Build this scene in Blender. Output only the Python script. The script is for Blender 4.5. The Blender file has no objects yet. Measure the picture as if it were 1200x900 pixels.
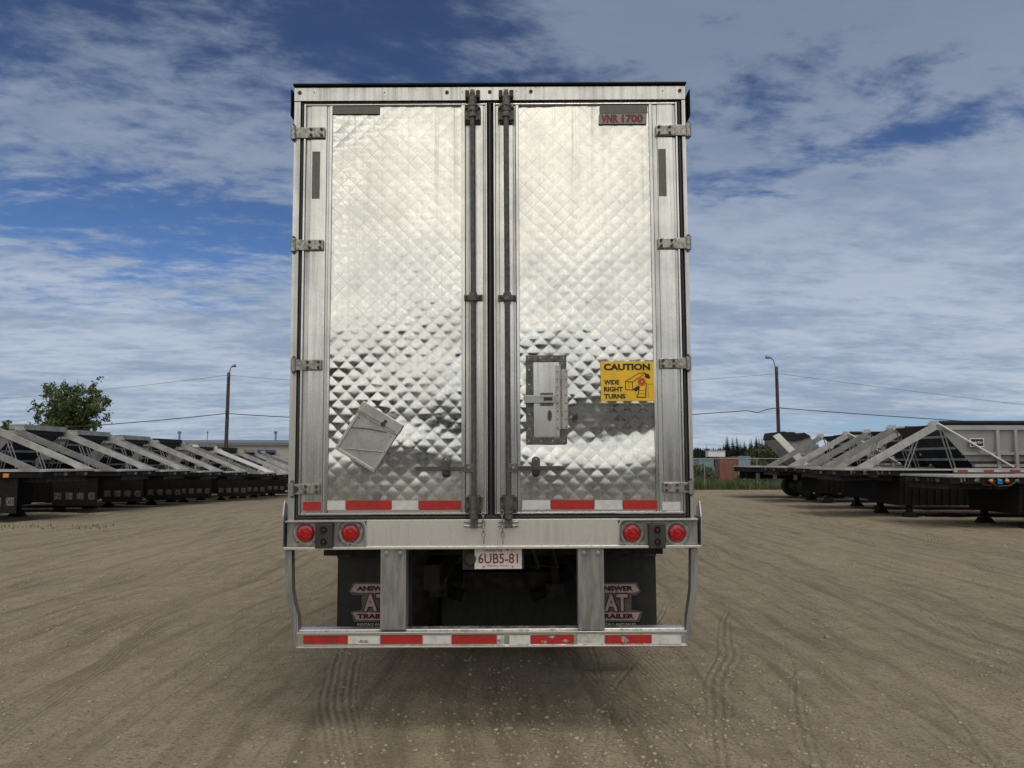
import bpy, bmesh, math, random
import numpy as np
from mathutils import Vector, Matrix, Euler
R = math.radians
random.seed(7); np.random.seed(7)
scene = bpy.context.scene
COL = scene.collection

# ------------------------------------------------------------------ camera, exposure
CAM_H = 1.65
PITCH = math.atan(90 / 900)
cam_d = bpy.data.cameras.new('camera'); cam = bpy.data.objects.new('camera', cam_d); COL.objects.link(cam)
cam_d.sensor_width = 36; cam_d.lens = 27.0; cam_d.clip_start = 0.05; cam_d.clip_end = 6000
cam.location = (0, 0, CAM_H); cam.rotation_euler = (R(90) + PITCH, 0, 0)
scene.camera = cam
scene.view_settings.view_transform = 'Standard'
scene.view_settings.look = 'None'
scene.view_settings.exposure = 0.0
scene.view_settings.gamma = 1.0
scene.view_settings.use_curve_mapping = False

# ------------------------------------------------------------------ node expression helper
class E:
    """a socket value in a node tree; arithmetic on it builds Math nodes"""
    def __init__(s, nt, v): s.nt = nt; s.v = v
    def _m(s, op, *a, clamp=False):
        n = s.nt.nodes.new('ShaderNodeMath'); n.operation = op; n.use_clamp = clamp
        for i, x in enumerate((s,) + a):
            if isinstance(x, E): x = x.v
            if isinstance(x, (int, float)): n.inputs[i].default_value = x
            else: s.nt.links.new(x, n.inputs[i])
        return E(s.nt, n.outputs[0])
    def __add__(s, o): return s._m('ADD', o)
    __radd__ = __add__
    def __sub__(s, o): return s._m('SUBTRACT', o)
    def __rsub__(s, o): return E(s.nt, o)._m('SUBTRACT', s)
    def __mul__(s, o): return s._m('MULTIPLY', o)
    __rmul__ = __mul__
    def __truediv__(s, o): return s._m('DIVIDE', o)
    def __pow__(s, o): return s._m('POWER', o)
    def sin(s): return s._m('SINE')
    def abs(s): return s._m('ABSOLUTE')
    def exp(s): return s._m('EXPONENT')
    def max(s, o): return s._m('MAXIMUM', o)
    def min(s, o): return s._m('MINIMUM', o)
    def frac(s): return s._m('FRACT')
    def gt(s, o): return s._m('GREATER_THAN', o)
    def clamp(s): return s._m('ADD', 0.0, clamp=True)
def smooth(x, a, b):
    n = x.nt.nodes.new('ShaderNodeMapRange'); n.interpolation_type = 'SMOOTHSTEP'
    n.inputs['From Min'].default_value = a; n.inputs['From Max'].default_value = b
    x.nt.links.new(x.v, n.inputs['Value']); return E(x.nt, n.outputs['Result'])
def vec(nt, x, y, z):
    n = nt.nodes.new('ShaderNodeCombineXYZ')
    for i, c in enumerate((x, y, z)):
        if isinstance(c, E): c = c.v
        if isinstance(c, (int, float)): n.inputs[i].default_value = c
        else: nt.links.new(c, n.inputs[i])
    return n.outputs[0]
def xyz(nt, sock):
    n = nt.nodes.new('ShaderNodeSeparateXYZ'); nt.links.new(sock, n.inputs[0])
    return [E(nt, n.outputs[i]) for i in range(3)]
def noise(nt, v, scale=1.0, detail=3.0, rough=0.5, dist=0.0):
    n = nt.nodes.new('ShaderNodeTexNoise'); nt.links.new(v, n.inputs['Vector'])
    n.inputs['Scale'].default_value = scale; n.inputs['Detail'].default_value = detail
    n.inputs['Roughness'].default_value = rough; n.inputs['Distortion'].default_value = dist
    return E(nt, n.outputs['Fac'])
def voro(nt, v, scale=1.0, feature='F1', out='Distance'):
    n = nt.nodes.new('ShaderNodeTexVoronoi'); n.feature = feature; nt.links.new(v, n.inputs['Vector'])
    n.inputs['Scale'].default_value = scale
    return E(nt, n.outputs[out])
def mixc(nt, f, a, b):
    n = nt.nodes.new('ShaderNodeMix'); n.data_type = 'RGBA'; n.clamp_factor = True
    for i, x in ((0, f), (6, a), (7, b)):
        if isinstance(x, E): x = x.v
        if isinstance(x, (int, float)): n.inputs[i].default_value = x
        elif isinstance(x, tuple): n.inputs[i].default_value = (*x[:3], 1)
        else: nt.links.new(x, n.inputs[i])
    return n.outputs[2]
def scalec(nt, c, f):
    n = nt.nodes.new('ShaderNodeVectorMath'); n.operation = 'SCALE'
    if isinstance(c, tuple): n.inputs[0].default_value = c
    else: nt.links.new(c, n.inputs[0])
    if isinstance(f, E): nt.links.new(f.v, n.inputs['Scale'])
    else: n.inputs['Scale'].default_value = f
    return n.outputs[0]
def coord(nt, kind='Object'):
    return nt.nodes.new('ShaderNodeTexCoord').outputs[kind]

# ------------------------------------------------------------------ sky and sun
SUN_AZ, SUN_EL = R(155), R(60)          # azimuth clockwise from +Y: high, behind and to the right, veiled by cloud
GLOW_AZ = R(205)                        # the bright warm bank of cloud behind the camera
world = bpy.data.worlds.new('World'); scene.world = world; world.use_nodes = True
nt = world.node_tree; nt.nodes.clear()
STR = 0.1
out = nt.nodes.new('ShaderNodeOutputWorld'); bg = nt.nodes.new('ShaderNodeBackground')
nt.links.new(bg.outputs[0], out.inputs[0]); bg.inputs['Strength'].default_value = STR
sky = nt.nodes.new('ShaderNodeTexSky'); sky.sky_type = 'NISHITA'; sky.sun_disc = False
sky.sun_elevation = SUN_EL; sky.sun_rotation = SUN_AZ; sky.ozone_density = 2.2; sky.air_density = 1.0; sky.dust_density = 0.3
d = coord(nt, 'Generated')
dx, dy, dz = xyz(nt, d)
dzp = dz.max(0.0)
inv = (dzp + 0.13)
px, py = dx / inv, dy / inv
wn = noise(nt, vec(nt, px, py, 3.0), 0.8, 3, 0.5) - 0.5
n1 = noise(nt, vec(nt, px + wn * 0.5, py * 0.8, 1.7), 0.75, 5, 0.55)
n2 = noise(nt, vec(nt, px * 1.0 + wn, py * 1.5 + wn, 9.1), 4.0, 8, 0.64, 0.35)
n3 = noise(nt, vec(nt, px * 0.8 - py * .3, py * 1.3, 4.1), 9.0, 5, 0.6)
# broad layout of cover by direction (front half: u right, w up, as tangent of the angles)
dyf = dy.max(0.05)
u, w = dx / dyf, dz / dyf
def blob(cu, cw, su, sw, amp):
    a = (u - cu) / su; b = (w - cw) / sw
    return ((a * a + b * b) * -1.0).exp() * amp
front = smooth(dy, 0.0, 0.3)
rot = u * .22 + w     # the clear streak on the right climbs to the right
du = (u - .50) / .34; dv = (w - .425 - (u - .50) * .30) / .035
streak_clear = ((du * du + dv * dv) * -1.0).exp() * -.13
bias = (blob(.50, .26, .44, .14, .18) + blob(-.50, .47, .30, .08, .05) + blob(-.28, .41, .14, .06, .05) + blob(-.18, .62, .20, .12, -.16)
        + blob(-.60, .335, .20, .045, -.13) + blob(-.34, .285, .24, .06, -.10) + streak_clear + blob(-.45, .23, .35, .05, .04)
        + blob(.50, .62, .6, .11, .16) + blob(.13, .60, .12, .07, .05) + blob(.62, .045, .34, .013, -.25) + blob(-.5, .12, .5, .07, .10)) * front
low = ((dz / 0.16) * -1.0).exp() * 0.15
n4 = noise(nt, vec(nt, px * 1.1 + wn * .6, py * 1.25, 12.3), 21.0, 4, .6)
cov = n1 * 0.26 + n2 * 0.34 + 0.20 + (n3 * 0.28 + n4 * .12 - .20) * smooth(dz, .0, .22) + bias + low + (1.0 - front) * 0.10
dens = smooth(cov, 0.435, 0.60)
dens = dens * (.82 - smooth(dz, .15, .5) * front * .22) + smooth(cov, .38, .50) * .06
toS = Vector((math.sin(GLOW_AZ) * math.cos(R(20)), math.cos(GLOW_AZ) * math.cos(R(20)), math.sin(R(20))))
dots = dx * toS.x + dy * toS.y + dz * toS.z
gst = noise(nt, vec(nt, px * 1.0 + 5.0, py * 1.6, 2.2), 3.4, 7, .62)
glow = smooth(dots, 0.1, 1.0)
shade = smooth(noise(nt, vec(nt, px, py * 1.6, 7.7), 1.6, 7, 0.66) * .7 + n3 * .3, 0.38, 0.62)
upf = smooth(dz, 0.0, 0.5)
ccol = mixc(nt, shade, (.29, .36, .47), (.50, .56, .65))
ccol = mixc(nt, smooth(dz, .12, .50) * front * 0.85, ccol, (.26, .315, .42))
lowbank = smooth(dz, .26, .05) * smooth(noise(nt, vec(nt, px * .8, py * 1.2, 19.0), 1.5, 6, .6), .38, .58) * (1.0 - front)
glow = glow * (1.0 - lowbank * .55)
ccol = mixc(nt, glow, ccol, mixc(nt, smooth(gst, .36, .60), (.60, .61, .58), (1.62, 1.49, 1.22)))
ccol = scalec(nt, ccol, 1 / STR)
skyc = scalec(nt, sky.outputs[0], 1.0)
tint = nt.nodes.new('ShaderNodeVectorMath'); tint.operation = 'MULTIPLY'
nt.links.new(skyc, tint.inputs[0]); tint.inputs[1].default_value = (.47, .66, .95)
deep = nt.nodes.new('ShaderNodeVectorMath'); deep.operation = 'MULTIPLY'
nt.links.new(tint.outputs[0], deep.inputs[0]); nt.links.new(mixc(nt, smooth(dz, .15, .52) * front, (1.0, 1.0, 1.0), (.78, .62, .57)), deep.inputs[1])
skyl = mixc(nt, smooth(dz, 0.22, 0.0) * .55, deep.outputs[0], scalec(nt, (.30, .42, .60), 1 / STR))
col = mixc(nt, dens, skyl, ccol)
nt.links.new(col, bg.inputs['Color'])

sun_d = bpy.data.lights.new('sun', 'SUN'); sun_d.energy = 1.35; sun_d.angle = R(32); sun_d.color = (1.0, .93, .80)
sun = bpy.data.objects.new('sun', sun_d); COL.objects.link(sun)
sdir = Vector((math.sin(SUN_AZ) * math.cos(SUN_EL), math.cos(SUN_AZ) * math.cos(SUN_EL), math.sin(SUN_EL)))
sun.rotation_euler = sdir.to_track_quat('Z', 'Y').to_euler(); sun.location = (-20, -30, 30)

# ------------------------------------------------------------------ materials
MATS = {}
def mat(name, color, rough=0.6, metal=0.0, spec=0.5):
    m = bpy.data.materials.new(name); m.use_nodes = True
    b = m.node_tree.nodes['Principled BSDF']
    b.inputs['Base Color'].default_value = (*color, 1); b.inputs['Roughness'].default_value = rough
    b.inputs['Metallic'].default_value = metal; b.inputs['Specular IOR Level'].default_value = spec
    MATS[name] = m
    return m, m.node_tree, b
def bump(nt, b, h, strength=0.5, dist=0.01):
    n = nt.nodes.new('ShaderNodeBump'); n.inputs['Strength'].default_value = strength; n.inputs['Distance'].default_value = dist
    nt.links.new(h.v, n.inputs['Height']); nt.links.new(n.outputs[0], b.inputs['Normal'])
def mottled(name, c1, c2, rough=0.6, metal=0.0, scale=8.0, detail=5, stretch=(1, 1, 1), spec=.5, rvar=0.15, bmp=0.0, thr=(.35, .65), kind='Object'):
    m, nt, b = mat(name, c1, rough, metal, spec)
    o = coord(nt, kind); x, y, z = xyz(nt, o)
    v = vec(nt, x * stretch[0], y * stretch[1], z * stretch[2])
    n = noise(nt, v, scale, detail, 0.6)
    f = smooth(n, *thr)
    nt.links.new(mixc(nt, f, c1, c2), b.inputs['Base Color'])
    r = (f * rvar + (rough - rvar / 2)).clamp(); nt.links.new(r.v, b.inputs['Roughness'])
    if bmp: bump(nt, b, noise(nt, v, scale * 3, 4), bmp, 0.004)
    return m

# polished quilted aluminium of the doors
def metal_mat(name, base, dull, rough, rough2, streak=.5):
    m, nt, b = mat(name, base, rough, 1.0)
    x, y, z = xyz(nt, coord(nt))
    st = smooth(noise(nt, vec(nt, x * 34, y, z * .8), 1.0, 5, .65), .40, .75)
    bl = smooth(noise(nt, vec(nt, x, y, z), 3.0, 6, .65), .38, .72)
    fn = smooth(noise(nt, vec(nt, x * 60, y, z * 60), 1.0, 4, .7), .45, .8)
    f = (st * streak + bl * .35 + fn * .18).clamp()
    nt.links.new(mixc(nt, f, base, dull), b.inputs['Base Color'])
    nt.links.new((f * (rough2 - rough) + rough).v, b.inputs['Roughness'])
    mm = (1.0 - f * .35).clamp(); nt.links.new(mm.v, b.inputs['Metallic'])
    return m, nt, b
m, nt, b = metal_mat('quilted_aluminium', (.84, .84, .80), (.52, .52, .50), .085, .28, .16)
x, y, z = xyz(nt, coord(nt))
def groove(e_):
    f_ = ((e_ / .097).frac() - .5).abs()
    return smooth(f_, .462, .497)
gv = groove(x + z + 9.7).max(groove(x - z + 9.7))
gn = smooth(noise(nt, vec(nt, x, y, z), 2.6, 6, .7), .40, .64) * .45 + .08
spk = smooth(noise(nt, vec(nt, x, y, z), 55.0, 5, .75), .60, .70) * .35
# grime runs straight down from the top rail
run = smooth(noise(nt, vec(nt, x * 16.0, 0.0, z * .35), 1.0, 4, .6), .56, .70) * smooth(z, 2.7, 3.9) * .45
lowg = smooth(z, 1.75, 1.36) * (smooth(noise(nt, vec(nt, x * 3.0, y, z * 1.4), 2.2, 7, .7), .30, .62) * .55 + .18)
lk = b.inputs['Base Color'].links[0].from_socket
nt.links.new(mixc(nt, (gv * gn + spk * .5 + run + lowg * .75).clamp(), lk, (.27, .255, .225)), b.inputs['Base Color'])
rl = E(nt, b.inputs['Roughness'].links[0].from_socket)
nt.links.new((rl + gv * gn * .25 + spk * .3 + run * .3 + lowg * .30).clamp().v, b.inputs['Roughness'])
m, nt, b = metal_mat('frame_aluminium', (.66, .66, .64), (.34, .34, .33), .26, .50, .55)
m, nt, b = metal_mat('polished_flange', (.74, .74, .72), (.40, .40, .39), .18, .42, .45)
m, nt, b = metal_mat('sill_aluminium', (.86, .85, .81), (.50, .49, .46), .34, .55, .7)
mottled('sill_dull', (.30, .29, .28), (.18, .18, .17), .5, .5, 30)
mottled('post_steel', (.34, .335, .325), (.20, .20, .195), .5, .6, 10, stretch=(3, 3, .5))
mottled('rod_steel', (.10, .10, .095), (.065, .063, .06), .5, .4, 30)
mottled('bracket_steel', (.15, .15, .14), (.08, .078, .07), .5, .5, 40)
mottled('hinge_steel', (.42, .41, .38), (.22, .21, .19), .42, .8, 60)
mottled('bolt_rust', (.035, .022, .018), (.09, .05, .035), .8, 0, 90)
mottled('bolt_bright', (.5, .5, .48), (.3, .3, .29), .35, .9, 90)
mottled('rubber', (.018, .019, .018), (.035, .036, .034), .55, 0, 20, stretch=(1, 1, .2))
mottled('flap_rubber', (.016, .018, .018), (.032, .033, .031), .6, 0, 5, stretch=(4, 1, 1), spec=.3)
mottled('tyre_rubber', (.016, .016, .015), (.040, .035, .030), .85, 0, 12, spec=.15)
mottled('under_black', (.010, .010, .010), (.020, .018, .015), .8, 0, 14, spec=.12)
mottled('under_grey', (.045, .043, .040), (.022, .020, .017), .75, 0, 14, spec=.2)
mottled('film_olive', (.10, .105, .085), (.13, .135, .115), .5, 0, 40)
mottled('film_pale', (.52, .52, .49), (.36, .36, .34), .36, .8, 9)
mottled('film_grey', (.26, .26, .24), (.20, .20, .19), .5, 0, 60)
mottled('tape_red', (.44, .020, .018), (.20, .022, .018), .42, 0, 14, detail=9, thr=(.35, .80))
mottled('tape_white', (.60, .61, .60), (.30, .29, .27), .42, 0, 14, detail=9, thr=(.42, .80))
mottled('tape_pale', (.50, .51, .50), (.60, .60, .59), .38, 0, 25)
mottled('paint_scuff', (.12, .12, .12), (.45, .44, .42), .5, 0, 60)
mottled('letter_red', (.20, .022, .03), (.13, .03, .03), .6, 0, 80)
mottled('sticker_yellow', (.80, .49, .014), (.58, .36, .03), .5, 0, 9, detail=9, thr=(.4, .8))
mat('ink_black', (.012, .012, .012), .5)
mat('ink_orange', (.55, .07, .015), .5)
mat('ink_brown', (.13, .03, .012), .5)
mottled('plate_white', (.70, .66, .64), (.60, .55, .53), .4, 0, 30)
mat('plate_red', (.16, .018, .02), .5)
mottled('logo_tan', (.48, .37, .35), (.36, .27, .26), .7, 0, 60)
mat('logo_maroon', (.045, .008, .010), .7)
mottled('logo_rim', (.12, .11, .105), (.08, .074, .07), .7, 0, 60)
m, nt, b = mat('lens_red', (.55, .006, .008), .16); b.inputs['Coat Weight'].default_value = .6
x, y, z = xyz(nt, coord(nt)); cell = voro(nt, vec(nt, x, 0.0, z), 52.0)
nt.links.new(mixc(nt, smooth(cell, .0, .45), (.62, .012, .014), (.30, .003, .006)), b.inputs['Base Color'])
bump(nt, b, cell, .6, .004)
mat('lens_amber', (.65, .20, .03), .2)
mat('plastic_blue', (.02, .22, .55), .35)
mottled('panel_white', (.62, .62, .60), (.57, .57, .56), .35, 0, 3, stretch=(1, 1, .3))
# surrounding yard
mottled('pale_beam', (.42, .41, .39), (.28, .275, .26), .5, 0, 3)
mottled('bright_beam', (.72, .72, .70), (.60, .60, .58), .45, 0, 3)
mottled('grey_beam', (.24, .24, .235), (.16, .16, .155), .5, 0, 3)
mottled('hopper_grey', (.36, .36, .355), (.31, .31, .305), .45, .2, 1.2, stretch=(1, 1, .4))
mottled('hopper_dark', (.030, .033, .040), (.018, .020, .024), .6, 0, 1.5, spec=.25)  # shade of the down-facing hopper ends put into the colour
mottled('tarp_black', (.014, .014, .016), (.022, .022, .024), .7, 0, 4, spec=.2)
mottled('tarp_cap', (.30, .30, .27), (.22, .22, .20), .5, .2, 4)
mottled('hopper_blue', (.05, .08, .17), (.035, .055, .12), .5, 0, 2)
mottled('hopper_tan', (.34, .30, .22), (.26, .22, .16), .5, 0, 2)
mottled('deck_top', (.50, .49, .46), (.38, .37, .34), .45, .2, 2.2)
mottled('tag_white', (.15, .15, .15), (.03, .03, .03), .5, 0, 26, thr=(.45, .55))
mottled('wood_pole', (.060, .055, .042), (.035, .032, .026), .85, 0, 8, stretch=(6, 6, .5))
mottled('galvanised', (.30, .31, .31), (.22, .23, .23), .45, .7, 6)
mat('cable_black', (.02, .02, .022), .6)
mottled('container_red', (.24, .085, .055), (.17, .065, .045), .65, 0, .8)
mottled('container_blue', (.20, .30, .36), (.14, .22, .28), .6, 0, 1.0)
mottled('paint_white', (.72, .72, .72), (.6, .6, .6), .5, 0, 1.5)
mottled('leaf_green', (.105, .140, .038), (.050, .080, .022), .55, 0, .9, kind='Object')
mottled('leaf_olive', (.075, .085, .030), (.045, .055, .020), .6, 0, .5)
mottled('needle_dark', (.018, .030, .014), (.010, .018, .010), .7, 0, .4)
mottled('grass_green', (.085, .125, .030), (.055, .085, .022), .6, 0, .6)
mottled('bark', (.08, .06, .045), (.05, .04, .03), .9, 0, 6)
mottled('stone', (.38, .33, .255), (.23, .195, .145), .85, 0, 9, spec=.2)
# steel siding with vertical ribs
m, nt, b = mat('siding', (.36, .36, .35), .5, .1)
x, y, z = xyz(nt, coord(nt))
rib = smooth(((x * (2 * math.pi / .45)).sin()), -.2, .6)
bump(nt, b, rib, .8, .05)
nt.links.new(mixc(nt, noise(nt, vec(nt, x, y, z * .3), .7, 4), (.42, .42, .41), (.33, .33, .33)), b.inputs['Base Color'])
m, nt, b = mat('roof_dark', (.13, .135, .13), .6)

# ground
m, nt, b = mat('gravel_ground', (.2, .17, .12), .92, 0, .25)
x, y, z = xyz(nt, coord(nt))
big = noise(nt, vec(nt, x, y * .35, 0.0), .35, 4, .55)
wx = x + (noise(nt, vec(nt, x * .2, y * .16, 2.0), 1.0, 3) - .5) * 1.1 + (noise(nt, vec(nt, x, y * .5, 5.0), 1.4, 2) - .5) * .022
# bands of tyre tracks running up the yard, with tread grooves inside
band = smooth(noise(nt, vec(nt, wx * 2.6, y * .05, 8.0), 1.0, 2, .5), .52, .58)
brk = smooth(noise(nt, vec(nt, wx * .9, y * .15, 18.0), 1.0, 3, .6), .38, .52)
tread = (wx * (2 * math.pi / .052)).sin() * .5 + .5
tread = tread * band * brk
# a second set of tracks crossing at a shallow angle, tighter tread
wy2 = wx * .985 + y * .17
band2 = smooth(noise(nt, vec(nt, wy2 * 2.2, y * .04, 28.0), 1.0, 2, .5), .55, .60) * smooth(noise(nt, vec(nt, wy2, y * .11, 31.0), 1.0, 3, .6), .42, .55)
tread = tread.max(((wy2 * (2 * math.pi / .043)).sin() * .5 + .5) * band2)
wy3 = wx * .95 - y * .30
band3 = smooth(noise(nt, vec(nt, wy3 * 1.9, y * .04, 48.0), 1.0, 2, .5), .56, .61) * smooth(noise(nt, vec(nt, wy3, y * .11, 51.0), 1.0, 3, .6), .44, .56)
tread = tread.max(((wy3 * (2 * math.pi / .060)).sin() * .5 + .5) * band3)
streak = noise(nt, vec(nt, wx * 6.0, y * .35, 4.0), 1.0, 6, .62)
fine = noise(nt, vec(nt, x, y, 0.0), 38.0, 8, .72)
mid = noise(nt, vec(nt, x, y * .7, 0.0), 4.5, 8, .66)
peb = voro(nt, vec(nt, x, y, 0.0), 55.0)
pebm = smooth(voro(nt, vec(nt, x, y, 0.0), 55.0, out='Color'), .72, .78) * smooth(peb, .38, .20)
peb2 = smooth(voro(nt, vec(nt, x + 3.3, y, 0.0), 22.0), .20, .12) * smooth(voro(nt, vec(nt, x + 3.3, y, 0.0), 22.0, out='Color'), .70, .76)
c = mixc(nt, smooth(mid, .25, .75), (.255, .207, .139), (.375, .310, .213))
c = mixc(nt, smooth(streak, .46, .66) * .70, c, (.17, .134, .086))
c = mixc(nt, smooth(big, .48, .68) * .30, c, (.44, .36, .24))
clod = noise(nt, vec(nt, x, y * .8, 3.0), 13.0, 6, .7)
c = mixc(nt, smooth(clod, .52, .66) * .55, c, (.165, .128, .080))
c = mixc(nt, smooth(fine, .48, .64) * .75, c, (.125, .098, .062))
fin2 = noise(nt, vec(nt, x, y, 7.0), 70.0, 6, .75)
c = mixc(nt, smooth(fin2, .56, .68) * .6, c, (.46, .38, .27))
c = mixc(nt, smooth(tread, .55, .95) * .28, c, (.125, .098, .062))  # packed soil tone plus groove shade, put into the colour
c = mixc(nt, (pebm * .55 + peb2 * .45).clamp(), c, (.44, .38, .28))
nt.links.new(c, b.inputs['Base Color'])
h = mid * .022 + fine * .014 + clod * .020 + streak * .030 - tread * .011 + pebm * .010 + peb2 * .012
bump(nt, b, h, 1.0, 1.0)
m, nt, b = mat('field_ground', (.06, .08, .025), .95, 0, .1)
x, y, z = xyz(nt, coord(nt))
nt.links.new(mixc(nt, noise(nt, vec(nt, x, y, 0.0), .25, 8, .6), (.045, .07, .02), (.13, .13, .055)), b.inputs['Base Color'])
bump(nt, b, noise(nt, vec(nt, x, y, 0.0), 3.0, 6), 1.0, .15)

# ------------------------------------------------------------------ mesh helpers
class MB:
    def __init__(s): s.v = []; s.f = []; s.m = []; s.sm = []; s.mats = []
    def mi(s, name):
        if name not in s.mats: s.mats.append(name)
        return s.mats.index(name)
    def add(s, vs, fs, m, smooth=False, M=None):
        o = len(s.v); k = s.mi(m)
        for v in vs:
            v = Vector(v)
            if M is not None: v = M @ v
            s.v.append(tuple(v))
        for f in fs: s.f.append(tuple(i + o for i in f)); s.m.append(k); s.sm.append(smooth)
    def box(s, x0, x1, y0, y1, z0, z1, m, M=None, taper=None):
        if x0 > x1: x0, x1 = x1, x0
        if y0 > y1: y0, y1 = y1, y0
        if z0 > z1: z0, z1 = z1, z0
        vs = [(x, y, z) for z in (z0, z1) for y in (y0, y1) for x in (x0, x1)]
        s.add(vs, [(0, 2, 3, 1), (4, 5, 7, 6), (0, 1, 5, 4), (2, 6, 7, 3), (0, 4, 6, 2), (1, 3, 7, 5)], m, M=M)
    def prism(s, pts, y0, y1, m, M=None, axis='y'):
        """polygon pts in the x,z plane (counter-clockwise seen from -y), extruded y0..y1"""
        n = len(pts)
        if axis == 'y': vs = [(p[0], y0, p[1]) for p in pts] + [(p[0], y1, p[1]) for p in pts]
        elif axis == 'z': vs = [(p[0], p[1], y0) for p in pts] + [(p[0], p[1], y1) for p in pts]
        else: vs = [(y0, p[0], p[1]) for p in pts] + [(y1, p[0], p[1]) for p in pts]
        fs = [tuple(range(n)), tuple(range(2 * n - 1, n - 1, -1))] + [(i, i + n, (i + 1) % n + n, (i + 1) % n) for i in range(n)]
        s.add(vs, fs, m, M=M)
    def tube(s, pts, r, m, n=8, cap=True, smooth=True, M=None):
        pts = [Vector(p) for p in pts]; rs = r if isinstance(r, (list, tuple)) else [r] * len(pts)
        vs = []; fs = []
        up = None
        for i, p in enumerate(pts):
            t = (pts[min(i + 1, len(pts) - 1)] - pts[max(i - 1, 0)]).normalized()
            if up is None: up = Vector((0, 0, 1)) if abs(t.z) < .9 else Vector((1, 0, 0))
            a = t.cross(up).normalized(); b = a.cross(t).normalized(); up = b
            for k in range(n):
                an = 2 * math.pi * k / n
                vs.append(p + (a * math.cos(an) + b * math.sin(an)) * rs[i])
        for i in range(len(pts) - 1):
            for k in range(n):
                fs.append((i * n + k, i * n + (k + 1) % n, (i + 1) * n + (k + 1) % n, (i + 1) * n + k))
        s.add(vs, fs, m, smooth, M)
        if cap:
            L = (len(pts) - 1) * n
            s.add([vs[i] for i in range(n)], [tuple(range(n - 1, -1, -1))], m, False, M)
            s.add([vs[L + i] for i in range(n)], [tuple(range(n))], m, False, M)
    def disc(s, c, r, y0, y1, m, n=24, smooth=False, M=None, rz=None):
        """short cylinder along y"""
        rz = rz or r
        pts = [(c[0] + r * math.cos(2 * math.pi * k / n), c[1] + rz * math.sin(2 * math.pi * k / n)) for k in range(n)]
        s.prism(pts, y0, y1, m, M)
    def lathe(s, prof, m, n=24, axis='x', c=(0, 0, 0), M=None):
        """prof: list of (along, radius)"""
        vs = []; fs = []
        for (a, r) in prof:
            for k in range(n):
                an = 2 * math.pi * k / n; p, q = r * math.cos(an), r * math.sin(an)
                vs.append({'x': (a, p, q), 'y': (p, a, q), 'z': (p, q, a)}[axis])
        vs = [(v[0] + c[0], v[1] + c[1], v[2] + c[2]) for v in vs]
        for i in range(len(prof) - 1):
            for k in range(n): fs.append((i * n + k, i * n + (k + 1) % n, (i + 1) * n + (k + 1) % n, (i + 1) * n + k))
        s.add(vs, fs, m, True, M)
    def text(s, txt, cx, cz, w, h, y, m, bold=0.0, M=None, shear=0.0):
        """flat lettering in the x,z plane facing -y, fitted to w x h and centred at cx, cz"""
        cu = bpy.data.curves.new('lettering', 'FONT'); cu.body = txt; cu.offset = bold; cu.resolution_u = 3; cu.shear = shear
        o = bpy.data.objects.new('lettering', cu); COL.objects.link(o)
        bpy.context.view_layer.update()
        me = bpy.data.meshes.new_from_object(o.evaluated_get(bpy.context.evaluated_depsgraph_get()))
        P_ = [v.co.copy() for v in me.vertices]; F_ = [tuple(p.vertices) for p in me.polygons]
        bpy.data.objects.remove(o); bpy.data.curves.remove(cu); bpy.data.meshes.remove(me)
        x0 = min(p.x for p in P_); x1 = max(p.x for p in P_); z0 = min(p.y for p in P_); z1 = max(p.y for p in P_)
        vs = [(cx + ((p.x - x0) / (x1 - x0) - .5) * w, y, cz + ((p.y - z0) / (z1 - z0) - .5) * h) for p in P_]
        s.add(vs, F_, m, M=M)
    def build(s, name, parent=None, bevel=0.0, label=None):
        me = bpy.data.meshes.new(name); me.from_pydata(s.v, [], s.f)
        for n_ in s.mats: me.materials.append(MATS[n_])
        me.polygons.foreach_set('material_index', s.m); me.polygons.foreach_set('use_smooth', s.sm)
        me.update()
        o = bpy.data.objects.new(name, me); COL.objects.link(o)
        if parent: o.parent = parent
        if bevel:
            b = o.modifiers.new('bevel', 'BEVEL'); b.width = bevel; b.segments = 2; b.limit_method = 'ANGLE'; b.angle_limit = R(40)
            b.harden_normals = False
        if label: o['label'] = label
        return o
def tag(o, label=None, cat=None, group=None, kind=None):
    if label: o['label'] = label
    if cat: o['category'] = cat
    if group: o['group'] = group
    if kind: o['kind'] = kind
    return o
def empty(name, loc, rot=(0, 0, 0)):
    o = bpy.data.objects.new(name, None); COL.objects.link(o); o.location = loc; o.rotation_euler = rot
    o.empty_display_size = .3
    return o
def copy_tree(o, parent=None):
    c = o.copy(); COL.objects.link(c); c.parent = parent
    for ch in list(o.children): copy_tree(ch, c)
    return c
def grid_mesh(name, V, nx, ny, mats, smooth=True):
    """V: (ny, nx, 3)"""
    me = bpy.data.meshes.new(name)
    idx = np.arange(nx * ny).reshape(ny, nx)
    q = np.stack([idx[:-1, :-1], idx[:-1, 1:], idx[1:, 1:], idx[1:, :-1]], -1).reshape(-1, 4)
    me.vertices.add(nx * ny); me.vertices.foreach_set('co', V.reshape(-1).astype(np.float32))
    me.loops.add(q.size); me.loops.foreach_set('vertex_index', q.reshape(-1).astype(np.int32))
    me.polygons.add(len(q)); me.polygons.foreach_set('loop_start', np.arange(0, q.size, 4, dtype=np.int32))
    me.update(calc_edges=True)
    me.polygons.foreach_set('use_smooth', [smooth] * len(q))
    for m_ in mats: me.materials.append(MATS[m_])
    me.update()
    o = bpy.data.objects.new(name, me); COL.objects.link(o)
    return o

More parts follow.
